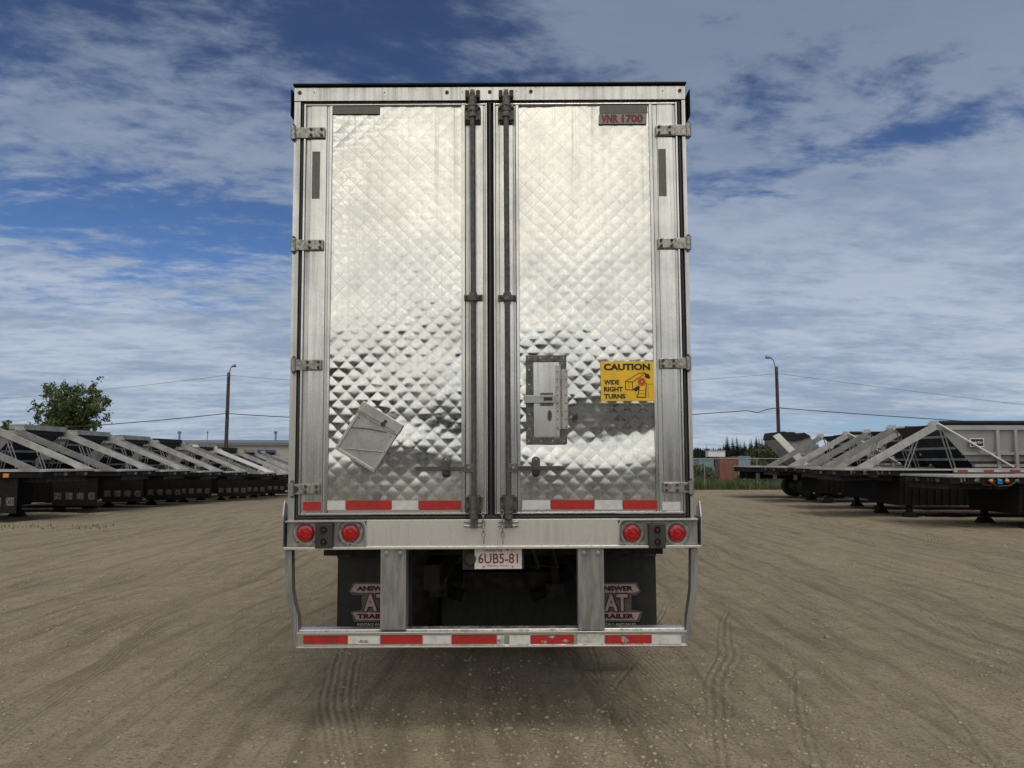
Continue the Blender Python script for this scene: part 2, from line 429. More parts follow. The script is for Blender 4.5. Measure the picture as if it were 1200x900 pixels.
# ================================================================== SETTING
def vnoise(X, Y, seed=0):
    """smooth value noise in numpy"""
    rs = np.random.RandomState(seed); T = rs.rand(256, 256)
    xi = np.floor(X).astype(int); yi = np.floor(Y).astype(int); fx = X - xi; fy = Y - yi
    fx = fx * fx * (3 - 2 * fx); fy = fy * fy * (3 - 2 * fy)
    g = lambda a, b: T[a % 256, b % 256]
    return (g(xi, yi) * (1 - fx) + g(xi + 1, yi) * fx) * (1 - fy) + (g(xi, yi + 1) * (1 - fx) + g(xi + 1, yi + 1) * fx) * fy
def ground_h(X, Y):
    wx = X + (vnoise(X * .15, Y * .1, 3) - .5) * 1.2
    h = (vnoise(X * .35, Y * .2, 1) - .5) * .05 + (vnoise(wx * 1.6, Y * .12, 2) - .5) * .045 + (vnoise(X * 3.1, Y * 1.6, 4) - .5) * .012
    # the graded windrow of loose stones on the right, curving away
    ridge = 11.6 - (Y - 10) * .30 - .012 * (Y - 10) ** 2
    h += .045 * np.exp(-((X - (9.7 - .0 * Y - .10 * (Y - 12))) / .16) ** 2) * (vnoise(X * 2, Y * 1.3, 6) + .3) * (Y > 9) * (Y < 27)
    st_ = lambda t: np.clip(t, 0, 1) ** 2 * (3 - 2 * np.clip(t, 0, 1))
    dip = -.45 * st_((Y - 24) / 24) * st_((-X - 3) / 6) * st_((150 - Y) / 60)
    return h * np.clip((45 - np.abs(Y)) / 15, 0, 1) * np.clip((40 - np.abs(X)) / 10, 0, 1) + dip
# one sheet to the horizon, finest near the camera
def axis_pts(fine, mid, far):
    return np.array(sorted(set(np.round(np.concatenate([fine, mid, far]), 4))))
xs = axis_pts(np.arange(-14, 14, .07), np.concatenate([np.arange(-60, -14, .8), np.arange(14, 60, .8)]), np.array([-3000, -1500, -700, -300, -120, 120, 300, 700, 1500, 3000]))
ys = axis_pts(np.arange(3, 26, .07), np.concatenate([np.arange(-60, 3, .8), np.arange(26, 60, .8)]), np.array([-3000, -1500, -700, -300, -120, 64, 70, 80, 90, 100, 120, 140, 160, 300, 700, 1500, 3000]))
X, Y = np.meshgrid(xs, ys); Z = ground_h(X, Y)
g = grid_mesh('ground', np.stack([X, Y, Z], -1), len(xs), len(ys), ['gravel_ground']); tag(g, kind='structure')

# the green land outside the yard: beyond the fence, and around the far sides
def sheet(name, x0, x1, y0, y1, z, m):
    mb = MB(); mb.add([(x0, y0, z), (x1, y0, z), (x1, y1, z), (x0, y1, z)], [(0, 1, 2, 3)], m)
    return tag(mb.build(name), kind='structure')
sheet('field', 2, 3000, 44.6, 3000, .030, 'field_ground')
sheet('field', -3000, 2, 160, 3000, .032, 'field_ground')
sheet('field', -3000, 3000, -3000, -70, .030, 'field_ground')

mottled('dark_reflect', (.045, .047, .050), (.065, .066, .068), .9, 0, 3, spec=.2)  # dark colour for the sheet the doors reflect
sheet('dark_reflect_sheet', -300, 300, -19, -2.2, .05, 'dark_reflect')  # unseen, added behind the camera so the lower doors reflect dark

# loose stones in the near yard: nobody could count them
def stones():
    rs = np.random.RandomState(5)
    base = []; 
    t = (1 + 5 ** .5) / 2
    ico = np.array([(-1, t, 0), (1, t, 0), (-1, -t, 0), (1, -t, 0), (0, -1, t), (0, 1, t), (0, -1, -t), (0, 1, -t), (t, 0, -1), (t, 0, 1), (-t, 0, -1), (-t, 0, 1)]) / math.sqrt(1 + t * t)
    fc = np.array([(0, 11, 5), (0, 5, 1), (0, 1, 7), (0, 7, 10), (0, 10, 11), (1, 5, 9), (5, 11, 4), (11, 10, 2), (10, 7, 6), (7, 1, 8), (3, 9, 4), (3, 4, 2), (3, 2, 6), (3, 6, 8), (3, 8, 9), (4, 9, 5), (2, 4, 11), (6, 2, 10), (8, 6, 7), (9, 8, 1)])
    N = 60000
    yy = 3.3 + 22 * rs.rand(N) ** 1.9; xx = (rs.rand(N) * 2 - 1) * (yy * .70 + .6)
    dens = vnoise(xx * 1.3 + 20, yy * .8 + 9, 11) * .6 + vnoise(xx * 5 + 20, yy * 4 + 9, 12) * .4
    keep = dens + rs.rand(N) * .42 > .74
    # windrow gets more
    xx, yy = xx[keep], yy[keep]
    M_ = 1500; y2 = 9 + 17 * rs.rand(M_); x2 = 9.7 - .10 * (y2 - 12) + rs.randn(M_) * .14
    xx = np.concatenate([xx, x2]); yy = np.concatenate([yy, y2]); n = len(xx)
    size = .0026 + .0105 * rs.rand(n) ** 3.6 + (rs.rand(n) > .995) * .014 * rs.rand(n)
    size *= 1 + .03 * yy
    for (a, b_, s_) in ((-.02, 4.95 , .030), (.22, 4.25, .018), (-1.35, 3.9, .022), (1.45, 4.05, .034), (1.62, 4.3, .02), (-.10, 4.93, .014), (2.0, 4.7, .02)):
        xx = np.append(xx, a); yy = np.append(yy, b_); size = np.append(size, s_)
    n = len(xx)
    zz = ground_h(xx, yy)
    V = ico[None] * (1 + .45 * (rs.rand(n, 12, 1) - .5)) * size[:, None, None] * np.stack([.8 + .6 * rs.rand(n), .8 + .6 * rs.rand(n), .45 + .35 * rs.rand(n)], -1)[:, None, :]
    an = rs.rand(n) * 6.28; c, s_ = np.cos(an)[:, None], np.sin(an)[:, None]
    Vx = V[..., 0] * c - V[..., 1] * s_; Vy = V[..., 0] * s_ + V[..., 1] * c
    V = np.stack([Vx + xx[:, None], Vy + yy[:, None], V[..., 2] + zz[:, None] + size[:, None] * .2], -1).reshape(-1, 3)
    F = (fc[None] + (np.arange(n) * 12)[:, None, None]).reshape(-1, 3)
    me = bpy.data.meshes.new('loose_gravel'); me.vertices.add(len(V)); me.vertices.foreach_set('co', V.reshape(-1).astype(np.float32))
    me.loops.add(F.size); me.loops.foreach_set('vertex_index', F.reshape(-1).astype(np.int32))
    me.polygons.add(len(F)); me.polygons.foreach_set('loop_start', np.arange(0, F.size, 3, dtype=np.int32)); me.update(calc_edges=True)
    me.materials.append(MATS['stone']); me.polygons.foreach_set('use_smooth', [True] * len(F)); me.update()
    o = bpy.data.objects.new('loose_gravel', me); COL.objects.link(o)
    tag(o, 'small loose grey stones scattered over the brown yard', 'gravel', kind='stuff')
stones()

# ================================================================== THE TRAILER
T_TILT, T_ROLL = R(1.4), R(-0.3)
troot = empty('box_trailer', (0, 4.80, 0), (T_TILT, T_ROLL, 0))
tag(troot, 'silver box trailer with quilted metal doors, seen square from behind', 'trailer')
TM = Matrix.Translation((0, 4.80, 0)) @ Euler((T_TILT, T_ROLL, 0)).to_matrix().to_4x4()
TI = TM.inverted()
CM = Euler((R(90) + PITCH, 0, 0)).to_matrix()
def P(u_, v_, y=0.0):
    """where the sight line through photo position u_, v_ meets the trailer's local plane y"""
    d_ = TI.to_3x3() @ (CM @ Vector(((u_ - 600) / 900, -(v_ - 450) / 900, -1)))
    o_ = TI @ Vector((0, 0, CAM_H))
    p = o_ + d_ * ((y - o_.y) / d_.y)
    return p.x, p.z
def RC(u0, u1, v0, v1, y=0.0):
    um, vm = (u0 + u1) / 2, (v0 + v1) / 2
    return P(u0, vm, y)[0], P(u1, vm, y)[0], P(um, v1, y)[1], P(um, v0, y)[1]
def pbox(mb, u0, u1, v0, v1, y0, y1, m):
    x0, x1, z0, z1 = RC(u0, u1, v0, v1, (y0 if y0 < -.04 else 0) if y0 < .3 else y0)
    mb.box(x0, x1, y0, y1, z0, z1, m); return x0, x1, z0, z1
# world-like constants on the rear plane
XL, XR = P(342.0, 340)[0], P(807.5, 340)[0]
ZT, ZS, ZB = P(575, 101)[1], P(575, 608)[1], P(575, 641)[1]
TLEN = 14.6

# box body behind the frame
mb = MB()
mb.box(XL + .012, XR - .012, .14, TLEN, ZS - .02, ZT - .03, 'panel_white')
mb.box(XL + .004, XR - .004, .14, TLEN, ZT - .10, ZT - .02, 'frame_aluminium')
mb.box(XL + .004, XR - .004, .14, TLEN, ZS - .10, ZS + .04, 'sill_aluminium')
mb.build('body', troot, .004)

# rear frame: header, posts, dark roof edge; the doors' rubber seals show in the gaps
mb = MB()
zh0 = P(575, 118.5)[1]; zh1 = P(575, 103)[1]
mb.box(XL, XR, -.014, .14, zh0, zh1, 'frame_aluminium')
mb.box(XL, P(349.5, 340)[0], -.010, .14, ZS, zh0 - .002, 'frame_aluminium')
mb.box(P(803, 340)[0], XR, -.010, .14, ZS, zh0 - .002, 'frame_aluminium')
mb.box(XL - .006, XR + .006, -.03, .30, zh1 + .010, ZT + .010, 'under_black')
for u_, v_ in ((352, 110), (524, 109.5), (574, 109), (622, 108.5), (796, 107.5)):
    mb.disc(P(u_, v_), .012, -.020, 0, 'bolt_rust', 12)
for u_, v_ in ((369, 109.5), (451, 109.5), (542, 109), (605, 108), (776, 107.5)):
    mb.disc(P(u_, v_), .004, -.0165, 0, 'bolt_rust', 8)
# corner caps
for s_, u_ in ((-1, 342), (1, 807.5)):
    xx = P(u_, 120)[0]; mb.box(xx - .003, xx + .004, -.0155, .2, P(u_, 137)[1], P(u_, 106)[1], 'under_black')
mb.build('rear_frame', troot, .003)
mb = MB()
mb.box(XL + .03, XR - .03, .050, .13, ZS, zh0, 'rubber')
# raised bulb seals
for (u0, u1) in ((350, 353.2), (572.5, 576.5), (798.5, 802)):
    x0 = P(u0, 340)[0]; x1 = P(u1, 340)[0]
    mb.tube([((x0 + x1) / 2, .004, ZS + .01), ((x0 + x1) / 2, .004, zh0 - .01)], (x1 - x0) / 2, 'rubber', 10)
for zc in (zh0 - .012, P(575, 605.5)[1]):
    mb.tube([(XL + .05, .004, zc), (XR - .05, .004, zc)], .009, 'rubber', 10)
mb.build('door_gasket', troot)

# sill with its light plates
mb = MB()
XSL, XSR = P(334, 625)[0], P(820, 625)[0]
mb.box(P(430.5, 625)[0], P(724, 625)[0], -.030, .16, ZB, ZS, 'sill_aluminium')
mb.box(XSL, XSR, -.042, .16, ZB - .006, ZB + .010, 'sill_aluminium')
for (a, b_) in ((337, 430), (724, 817)):
    x0, x1 = P(a, 625)[0], P(b_, 625)[0]
    mb.box(x0, x1, -.012, .16, ZB + .012, ZS, 'post_steel')
    mb.box(x0 - .006, x1, -.040, -.004, ZS - .012, ZS - .002, 'frame_aluminium')
# rounded inner corners of the raised lips
for s_, uu in ((1, 430.5), (-1, 724)):
    xx = P(uu, 625)[0]
    mb.tube([(xx - s_ * .05, -.034, ZS - .008), (xx - s_ * .018, -.034, ZS - .014), (xx - s_ * .004, -.034, ZS - .04), (xx - s_ * .002, -.034, ZB + .01)], .006, 'frame_aluminium', 8)
# bent end plates
for s_, uu in ((-1, 334), (1, 820)):
    xx = P(uu, 625)[0]
    mb.box(xx - .004, xx + .004, -.05, .16, ZB - .006, P(uu, 604)[1], 'frame_aluminium')
    zt = P(uu, 604)[1]
    mb.prism([(-.05, zt), (.06, zt), (.06, zt + .05), (-.02, zt + .09)], xx - .004, xx + .004, 'frame_aluminium', axis='x')
mb.build('sill', troot, .003)

# tail lights
for u_ in (359, 411.5, 740, 792.5):
    cx, cz = P(u_, 624.5)
    mb = MB(); ring = 'sill_dull'
    mb.lathe([(-.012, .082), (-.019, .078), (-.021, .060), (-.016, .054)], ring, 32, 'y', (cx, 0, cz))
    for k in range(3):
        an = R(90 + 120 * k + (60 if u_ in (411.5, 740) else 20)); mb.disc((cx + .068 * math.cos(an), cz + .068 * math.sin(an)), .006, -.024, -.015, 'bolt_rust' if u_ < 600 else 'bolt_bright', 8)
    t = mb.build('tail_light', troot)
    mb = MB()
    prof = [(-.016, .0515), (-.026, .050), (-.030, .044), (-.032, .030), (-.033, .012), (-.033, .0001)]
    mb.lathe(prof, 'lens_red', 32, 'y', (0, 0, 0))
    ln = mb.build('lens', t); ln.location = (cx, 0, cz)
# black dock bumpers with bolt recesses
for (a, b_) in ((372, 392), (758.5, 778)):
    mb = MB(); x0, x1, z0, z1 = RC(a, b_, 613, 640.5)
    mb.box(x0, x1, -.060, -.013, z0 - .004, z1, 'rubber')
    xm = (x0 + x1) / 2
    for zz in (z0 + .035, z1 - .035):
        mb.lathe([(-.064, .020), (-.062, .017), (-.061, .008), (-.0605, .0001)], 'under_black', 16, 'y', (xm, 0, zz))
        mb.disc((xm, zz), .010, -.066, -.058, 'bolt_rust', 6)
    mb.build('dock_bumper', troot, .006)

# ---- doors
def quilt_panel(parent, u0, u1, right):
    x0, x1 = P(u0, 345)[0], P(u1, 345)[0]; z0, z1 = P(575, 597)[1], P(575, 123)[1]
    nx = int((x1 - x0) / .0055); nz = int((z1 - z0) / .0055)
    xs_ = np.linspace(x0, x1, nx); zs_ = np.linspace(z0, z1, nz); Xg, Zg = np.meshgrid(xs_, zs_)
    p = .097
    jit = (vnoise(Xg * 3 + 40, Zg * 3 + 9, 31 + right) - .5) * .010
    a = (Xg + Zg) / p; b = (Xg - Zg) / p
    amp = .00132 * (.40 + .95 * vnoise(Xg * 3.1 + 7, Zg * 2.7 + 30, 22 + right))
    h = amp * (np.abs(np.sin(np.pi * a)) * np.abs(np.sin(np.pi * b))) ** .8
    # dents and slow buckles of the thin skin
    h += .0075 * (vnoise(Xg * 1.8 + 11, Zg * 2.6 + 5, 42 if right else 57) - .5)
    h += .0052 * (vnoise(Xg * 2.4 + 3 + Zg, Zg * 5.5 + 3 - Xg * 2, 43 if right else 52) - .5)
    h += .00075 * (vnoise(Xg * 22 + 3, Zg * 34 + 3, 43 + right) - .5)
    h += .00014 * (vnoise(Xg * 60 + 3, Zg * 75 + 3, 44 + right) - .5)
    def slope_band(v_a, v_b, s, mask=1.0):
        # skin tilted by slope s between photo rows v_a (upper) and v_b (lower), relaxing outside
        za, zb = P(575, v_a)[1], P(575, v_b)[1]
        t = np.clip((Zg - zb) / (za - zb), 0, 1); t = t * t * (3 - 2 * t)
        return s * (zb - za) * t * -1 * mask if False else -s * (za - zb) * t * mask
    xn = (Xg - x0) / (x1 - x0)
    if right:
        arc = 3 * (xn - .55) ** 2 * 14
        za = P(575, 512)[1] - .0; zb = P(575, 552)[1]
        sag = .055 * ((xn - .45) / .5) ** 2
        t = np.clip((Zg - zb - sag) / (za - zb), 0, 1); t = t * t * (3 - 2 * t)
        h += -.0125 * t
        za2, zb2 = P(575, 462)[1], P(575, 511)[1]
        t = np.clip((Zg - zb2) / (za2 - zb2), 0, 1); h += .0105 * t * t * (3 - 2 * t) * np.clip(xn * 3.0 - .35, 0.1, 1)
    else:
        sag = -.13 * xn ** 1.3
        za = P(575, 476)[1]; zb = P(575, 520)[1]
        t = np.clip((Zg - zb - sag) / (za - zb), 0, 1); t = t * t * (3 - 2 * t)
        h += -.0085 * t * np.clip(xn * 2.0 - .3, 0, 1)
        cx_, cz_ = P(505, 452); h += .0042 * (1 / (1 + np.exp(-(Zg - cz_) / .045))) * np.exp(-((Xg - cx_) / .17) ** 2) * np.exp(-(np.clip(Zg - cz_, 0, 9) / .35) ** 2)
    h -= np.percentile(h, 90)
    ed = np.minimum(np.minimum(Xg - x0, x1 - Xg), np.minimum(Zg - z0, z1 - Zg)) / .03
    Yg = .002 - h
    Yg = np.where(Yg > .028, .028 + .014 * np.tanh((Yg - .028) / .014), Yg); Yg = np.maximum(Yg, -.004)
    # outline pinned to the door
    V = np.stack([Xg, Yg, Zg], -1)
    o = grid_mesh('quilted_panel', V[::-1], nx, nz, ['quilted_aluminium'])
    me = o.data
    # faces must look towards the camera (-y)
    if me.polygons[0].normal.y > 0: me.flip_normals()
    o.parent = parent
    return o

def hinge(parent, vy, right):
    mb = MB(); low = vy > 500
    u_edge = (P(345, vy) if not right else P(806, vy))[0]
    # strap: u range
    if not right: ua, ub = (345 if not low else 343), 381.5
    else: ua, ub = (768 if vy < 200 else 770.5 if vy < 400 else 772.5 if vy < 500 else 776.5), (806 if not low else 809)
    if not right: ub -= max(0, (vy - 150)) * .014
    x0, x1, z0, z1 = RC(ua, ub, vy - 6.2, vy + 6.2)
    mb.box(x0, x1, -.022, -.012, z0, z1, 'hinge_steel')
    inner = x1 if not right else x0; s_ = -1 if not right else 1
    # raised doubler with four bolts
    mb.box(inner, inner + s_ * .105, -.027, -.0225, z0 + .004, z1 - .004, 'hinge_steel')
    for dx_ in (.018, .085):
        for zz in (z0 + .016, z1 - .016):
            mb.disc((inner + s_ * dx_, zz), .009, -.037, -.026, 'bolt_rust', 8)
    if low:
        mb.disc((inner + s_ * .150, (z0 + z1) / 2), .020, -.030, -.021, 'rubber', 20)
    # barrel and pin
    bx = (x0 if not right else x1)
    mb.tube([(bx, -.020, z0 - .008), (bx, -.020, z1 + .008)], .017, 'hinge_steel', 14)
    mb.tube([(bx, -.020, z0 - .020), (bx, -.020, z1 + .022)], .008, 'bracket_steel', 10)
    mb.box(bx - .014, bx + .014, -.016, .05, z0 + .002, z1 - .002, 'hinge_steel')
    mb.build('hinge', parent, .002)

def door(right):
    cx_ = P(675 if right else 463, 345)
    dr = bpy.data.objects.new('door', None); COL.objects.link(dr); dr.parent = troot; dr.location = (0, 0, 0)
    U = (579, 581, 605, 609, 764, 768, 795.5, 797.5) if right else (354, 356.2, 384, 387.5, 540.5, 545.5, 569.5, 571.2)
    X_ = [P(a, 345)[0] for a in U]
    zt, zb = P(575, 122)[1], P(575, 602.5)[1]; zb2 = P(575, 596)[1]; zt2 = P(575, 124)[1]
    mb = MB()
    # core, so nothing shows behind the skins
    mb.box(X_[0] + .003, X_[7] - .003, .046, .12, zb + .003, zt - .003, 'frame_aluminium')
    # bright outer lips
    mb.box(X_[0], X_[1], -.014, .02, zb, zt, 'polished_flange'); mb.box(X_[6], X_[7], -.014, .02, zb, zt, 'polished_flange')
    mb.box(X_[1] + .001, X_[6] - .001, -.010, .02, zt - .008, zt, 'polished_flange'); mb.box(X_[1] + .001, X_[6] - .001, -.012, .02, zb, zb + .010, 'polished_flange')
    # stepped flat flanges
    def flange(a, b_):
        w_ = b_ - a
        mb.box(a + .0012, a + w_ * .20, .000, .02, zb + .011, zt - .009, 'frame_aluminium')
        mb.box(a + w_ * .20 + .001, b_ - w_ * .12, -.004, .02, zb + .011, zt - .009, 'polished_flange')
        mb.box(b_ - w_ * .12 + .001, b_ - .0012, .001, .02, zb + .011, zt - .009, 'frame_aluminium')
    flange(X_[1], X_[2]); flange(X_[5], X_[6])
    # half-round mouldings beside the quilted skin
    for a, b_ in ((X_[2], X_[3]), (X_[4], X_[5])):
        mb.box(a + .0012, b_ - .0012, -.008, .02, zb + .011, zt - .009, 'polished_flange')
    # bottom rail under the panel
    mb.box(X_[3] + .001, X_[4] - .001, -.005, .029, zb + .011, zb2, 'frame_aluminium')
    mb.build('door_frame', dr, .0022)
    quilt_panel(dr, U[3], U[4], 1 if right else 0)
    for vy in ((154, 286, 426, 571) if right else (157, 288, 428, 573)): hinge(dr, vy, right)
    # retro-reflective tape along the bottom
    segs = [(612, 644.5, 'tape_pale'), (645.5, 696, 'tape_red'), (697, 729, 'tape_pale'), (730, 770, 'tape_red'), (776, 797, 'tape_pale')] if right else \
           [(355.5, 376, 'tape_red'), (384, 405, 'tape_pale'), (406, 458.5, 'tape_red'), (459.5, 490, 'tape_pale'), (491.5, 540, 'tape_red')]
    for a, b_, m_ in segs:
        mb = MB(); dv = 0 if right else .5
        x0, x1, z0, z1 = RC(a, b_, 586 + dv, 597 + dv) if not (a < 380 or a > 775) else RC(a, b_, 588, 598)
        if a > 775: x1 = min(x1, X_[6] - .004)
        mb.box(x0, x1, -.0085, -.006 if not (a < 360 or a > 775) else -.003, z0, z1, m_)
        mb.build('reflective_tape', dr)
    # old olive film strips near the top
    for (a, b_, c_, d_) in (((703, 758.5, 123.5, 133), (771.5, 780.5, 175, 230)) if right else ((389, 445, 125, 134), (366, 375, 178, 233))):
        mb = MB(); x0, x1, z0, z1 = RC(a, b_, c_, d_); mb.box(x0, x1, -.0068, -.001, z0, z1, 'film_olive'); mb.build('film_strip', dr)
    # lock rod with its brackets and cams
    ct, cb = (593, 596) if right else (554, 556)
    xt, xb = P(ct, 130)[0], P(cb, 590)[0]; cxr = lambda v_: P(ct + (cb - ct) * (v_ - 110) / 500, v_)[0]
    zr0, zr1 = P(575, 612)[1], P(575, 112)[1]
    mb = MB(); mb.tube([(xb, -.048, zr0), (xt, -.048, zr1)], .0165, 'rod_steel', 16)
    mb.build('lock_rod', dr)
    def bracket(v0, v1, vm, flip):
        mb = MB(); xc = cxr(vm)
        z0, z1 = P(575, v1)[1], P(575, v0)[1]
        # base plate with ears
        zq0, zq1 = (P(575, vm + 12)[1], P(575, vm - 9)[1])
        mb.prism([(xc - .052, zq0), (xc + .052, zq0), (xc + .052, zq1 - .02), (xc + .034, zq1), (xc - .034, zq1), (xc - .052, zq1 - .02)], -.026, -.012, 'bracket_steel')
        mb.tube([(xc, -.048, z0), (xc, -.048, z1)], [.026, .026], 'bracket_steel', 16)
        for f_ in (.30, .55): mb.tube([(xc, -.048, z0 + (z1 - z0) * f_ - .005), (xc, -.048, z0 + (z1 - z0) * f_ + .005)], .031, 'bracket_steel', 16)
        mb.box(xc - .030, xc + .030, -.050, -.02, zq0 + .01, zq1 - .01, 'bracket_steel')
        for sx in (-1, 1):
            for zz in (zq0 + .018, zq1 - .022): mb.disc((xc + sx * .041, zz), .0095, -.040, -.022, 'bolt_rust', 8)
        return mb, xc, z0, z1
    # top: cam under the header keeper
    mb, xc, z0, z1 = bracket(117, 141, 134, False)
    zk = P(575, 113)[1]
    for sx in (-1, 1):
        mb.box(xc + sx * .022, xc + sx * .046, -.055, -.0125, zk - .028, zk + .018, 'bolt_rust')
    mb.box(xc - .014, xc + .014, -.062, -.03, zk - .01, zk + .020, 'bracket_steel')
    mb.box(xc + .020, xc + .048, -.030, -.0145, zk + .019, zk + .034, 'bolt_bright')
    mb.build('rod_bracket', dr, .003)
    # middle guide
    mb = MB(); xc = cxr(349); zc = P(575, 349 if not right else 349.5)[1]
    mb.box(xc - .058, xc + .058, -.028, -.011, zc - .020, zc + .016, 'bracket_steel')
    mb.tube([(xc, -.048, zc - .026), (xc, -.048, zc + .024)], .025, 'bracket_steel', 14)
    for sx in (-1, 1): mb.disc((xc + sx * .044, zc), .009, -.038, -.02, 'bolt_rust', 8)
    mb.build('rod_guide', dr, .003)
    # bottom bracket and cam
    mb, xc, z0, z1 = bracket(581, 607, 588, True)
    zk = P(575, 613)[1]
    for sx in (-1, 1):
        for k in (-1, 1): mb.tube([(xc + sx * .014, -.052, zk + k * .012), (xc + sx * .060, -.052, zk + k * .012)], .008, 'hinge_steel', 8)
    mb.box(xc - .024, xc + .024, -.062, -.031, zk - .024, zk + .024, 'bracket_steel')
    mb.build('rod_bracket', dr, .003)
    # handle: flat bar across the panel, hub at the rod, catch
    s_ = 1 if right else -1
    mb = MB(); zc = P(575, 548.5)[1]; xe = P(662 if right else 488, 548)[0]; xh = cxr(548)
    xhub = xh + s_ * .030
    mb.box(min(xhub, xe), max(xhub, xe), -.052, -.040, zc - .013, zc + .013, 'rod_steel')
    mb.box(xhub - .030, xhub + .030, -.066, -.036, zc - .024, zc + .028, 'bracket_steel')
    mb.disc((xhub, zc + .004), .009, -.074, -.064, 'bolt_bright', 10)
    mb.build('door_handle', dr, .002)
    mb = MB(); xc = P(628 if right else 523, 546)[0]; zc2 = P(575, 546)[1]
    mb.tube([(xc, -.012, zc2 + .045), (xc, -.012, zc2 + .0449), (xc, -.012, zc2 - .052)], .0255, 'bracket_steel', 16)
    mb.disc((xc, zc2 + .032), .0255, -.036, -.006, 'bracket_steel', 20); mb.disc((xc, zc2 - .042), .0265, -.018, -.006, 'rubber', 20)
    mb.box(xc - .022, xc + .022, -.068, -.053, zc2 - .025, zc2 + .036, 'rod_steel')
    mb.disc((xc, zc2 + .040), .007, -.046, -.034, 'bolt_bright', 8)
    mb.build('handle_catch', dr, .003)
    # chain hanging from the bottom bracket
    mb = MB(); xc = P(588.5 if right else 566.5, 610)[0]; z_a, z_b = P(575, 597)[1], P(575, 634)[1]
    n_l = 6
    for k in range(n_l):
        zc_ = z_a + (z_b - z_a) * (k + .5) / n_l; r1 = abs(z_b - z_a) / n_l * .62
        pts = []
        for q in range(13):
            an = 2 * math.pi * q / 12; a_ = r1 * math.sin(an); c_ = .009 * math.cos(an)
            if k == n_l - 1: a_ *= 1.25; c_ *= .6
            if k % 2: pts.append((xc + .001 * k, -.070 + c_, zc_ + a_))
            else: pts.append((xc + c_ + .001 * k, -.070, zc_ + a_))
        mb.tube(pts, .0030, 'hinge_steel', 6, cap=False)
    mb.build('chain', dr)
    return dr
door_l = door(False); door_r = door(True)

# stencilled unit number on the right door
mb = MB(); x0, x1, z0, z1 = RC(702, 757.5, 133.5, 145.5)
mb.box(x0, x1, -.0062, -.001, z0, z1, 'film_grey')
zc = (z0 + z1) / 2; w_ = x1 - x0
mb.text('VNR', x0 + w_ * .22, zc, w_ * .37, (z1 - z0) * .84, -.0068, 'letter_red', .055)
mb.text('1700', x0 + w_ * .70, zc, w_ * .45, (z1 - z0) * .84, -.0068, 'letter_red', .055)
mb.build('unit_number', door_r)

# caution sticker
mb = MB(); x0, x1, z0, z1 = RC(704, 766.5, 423.5, 469.8); W, H = x1 - x0, z1 - z0
q = lambda a, b_: (x0 + W * a, z0 + H * (1 - b_))
ys_ = -.0075
mb.box(x0, x1, ys_, -.001, z0, z1, 'sticker_yellow')
mb.text('CAUTION', *q(.49, .145), W * .87, H * .175, ys_ - .0006, 'ink_black', .05)
for t_, yy, ww in (('WIDE', .53, .29), ('RIGHT', .705, .355), ('TURNS', .885, .40)):
    mb.text(t_, *q(.055 + ww / 2, yy), W * ww, H * .125, ys_ - .0006, 'ink_black', .05)
def stroke(pts, r, m_, k=0):
    for (a, b_) in zip(pts[:-1], pts[1:]):
        pa, pb = Vector(q(*a)), Vector(q(*b_)); d_ = (pb - pa).normalized(); n_ = Vector((-d_.y, d_.x)) * r; e_ = d_ * r * .5
        pl = [pa - n_ - e_, pb - n_ + e_, pb + n_ + e_, pa + n_ - e_]
        mb.add([(v_.x, ys_ - .0006 - k * .0003, v_.y) for v_ in pl], [(0, 1, 2, 3)], m_)
def patch(pts, m_, k=0): mb.add([(*[q(*a)[0]], ys_ - .0005 - k * .0003, q(*a)[1]) for a in pts][:], [tuple(range(len(pts)))], m_)
stroke([(.46, .51), (.59, .53), (.59, .73), (.46, .72), (.46, .51)], .0024, 'ink_black')
stroke([(.46, .51), (.72, .30), (.84, .30), (.59, .53)], .0020, 'ink_black', 1)
stroke([(.59, .73), (.70, .62)], .0026, 'ink_black', 1)
stroke([(.525, .52), (.525, .72)], .0010, 'ink_brown', 2)
patch([(.83, .31), (.90, .33), (.93, .42), (.89, .45), (.82, .40)], 'ink_black')
patch([(.61, .72), (.66, .65), (.71, .63), (.72, .70), (.65, .77)], 'ink_black', 3)
ccx, ccz = q(.765, .52)
for rr, m_, kk in ((.024, 'ink_orange', 0), (.011, 'ink_brown', 1), (.006, 'sticker_yellow', 2)):
    n_ = 18; vs = [(ccx + rr * (1 + .14 * (i % 2)) * math.cos(6.283 * i / n_), ys_ - .0016 - kk * .0004, ccz + rr * (1 + .14 * (i % 2)) * math.sin(6.283 * i / n_)) for i in range(n_)]
    mb.add(vs, [tuple(range(n_))], m_)
stroke([(.72, .64), (.68, .91), (.83, .91), (.85, .56)], .0028, 'ink_black', 4)
stroke([(.71, .74), (.83, .74)], .0012, 'ink_brown', 4); stroke([(.70, .82), (.82, .82)], .0012, 'ink_brown', 4)
stroke([(.66, .92), (.645, .80)], .0012, 'ink_brown'); stroke([(.88, .93), (.88, .58), (.96, .58)], .0012, 'ink_brown'); 
mb.build('caution_sticker', door_r, label='yellow caution wide right turns sticker')

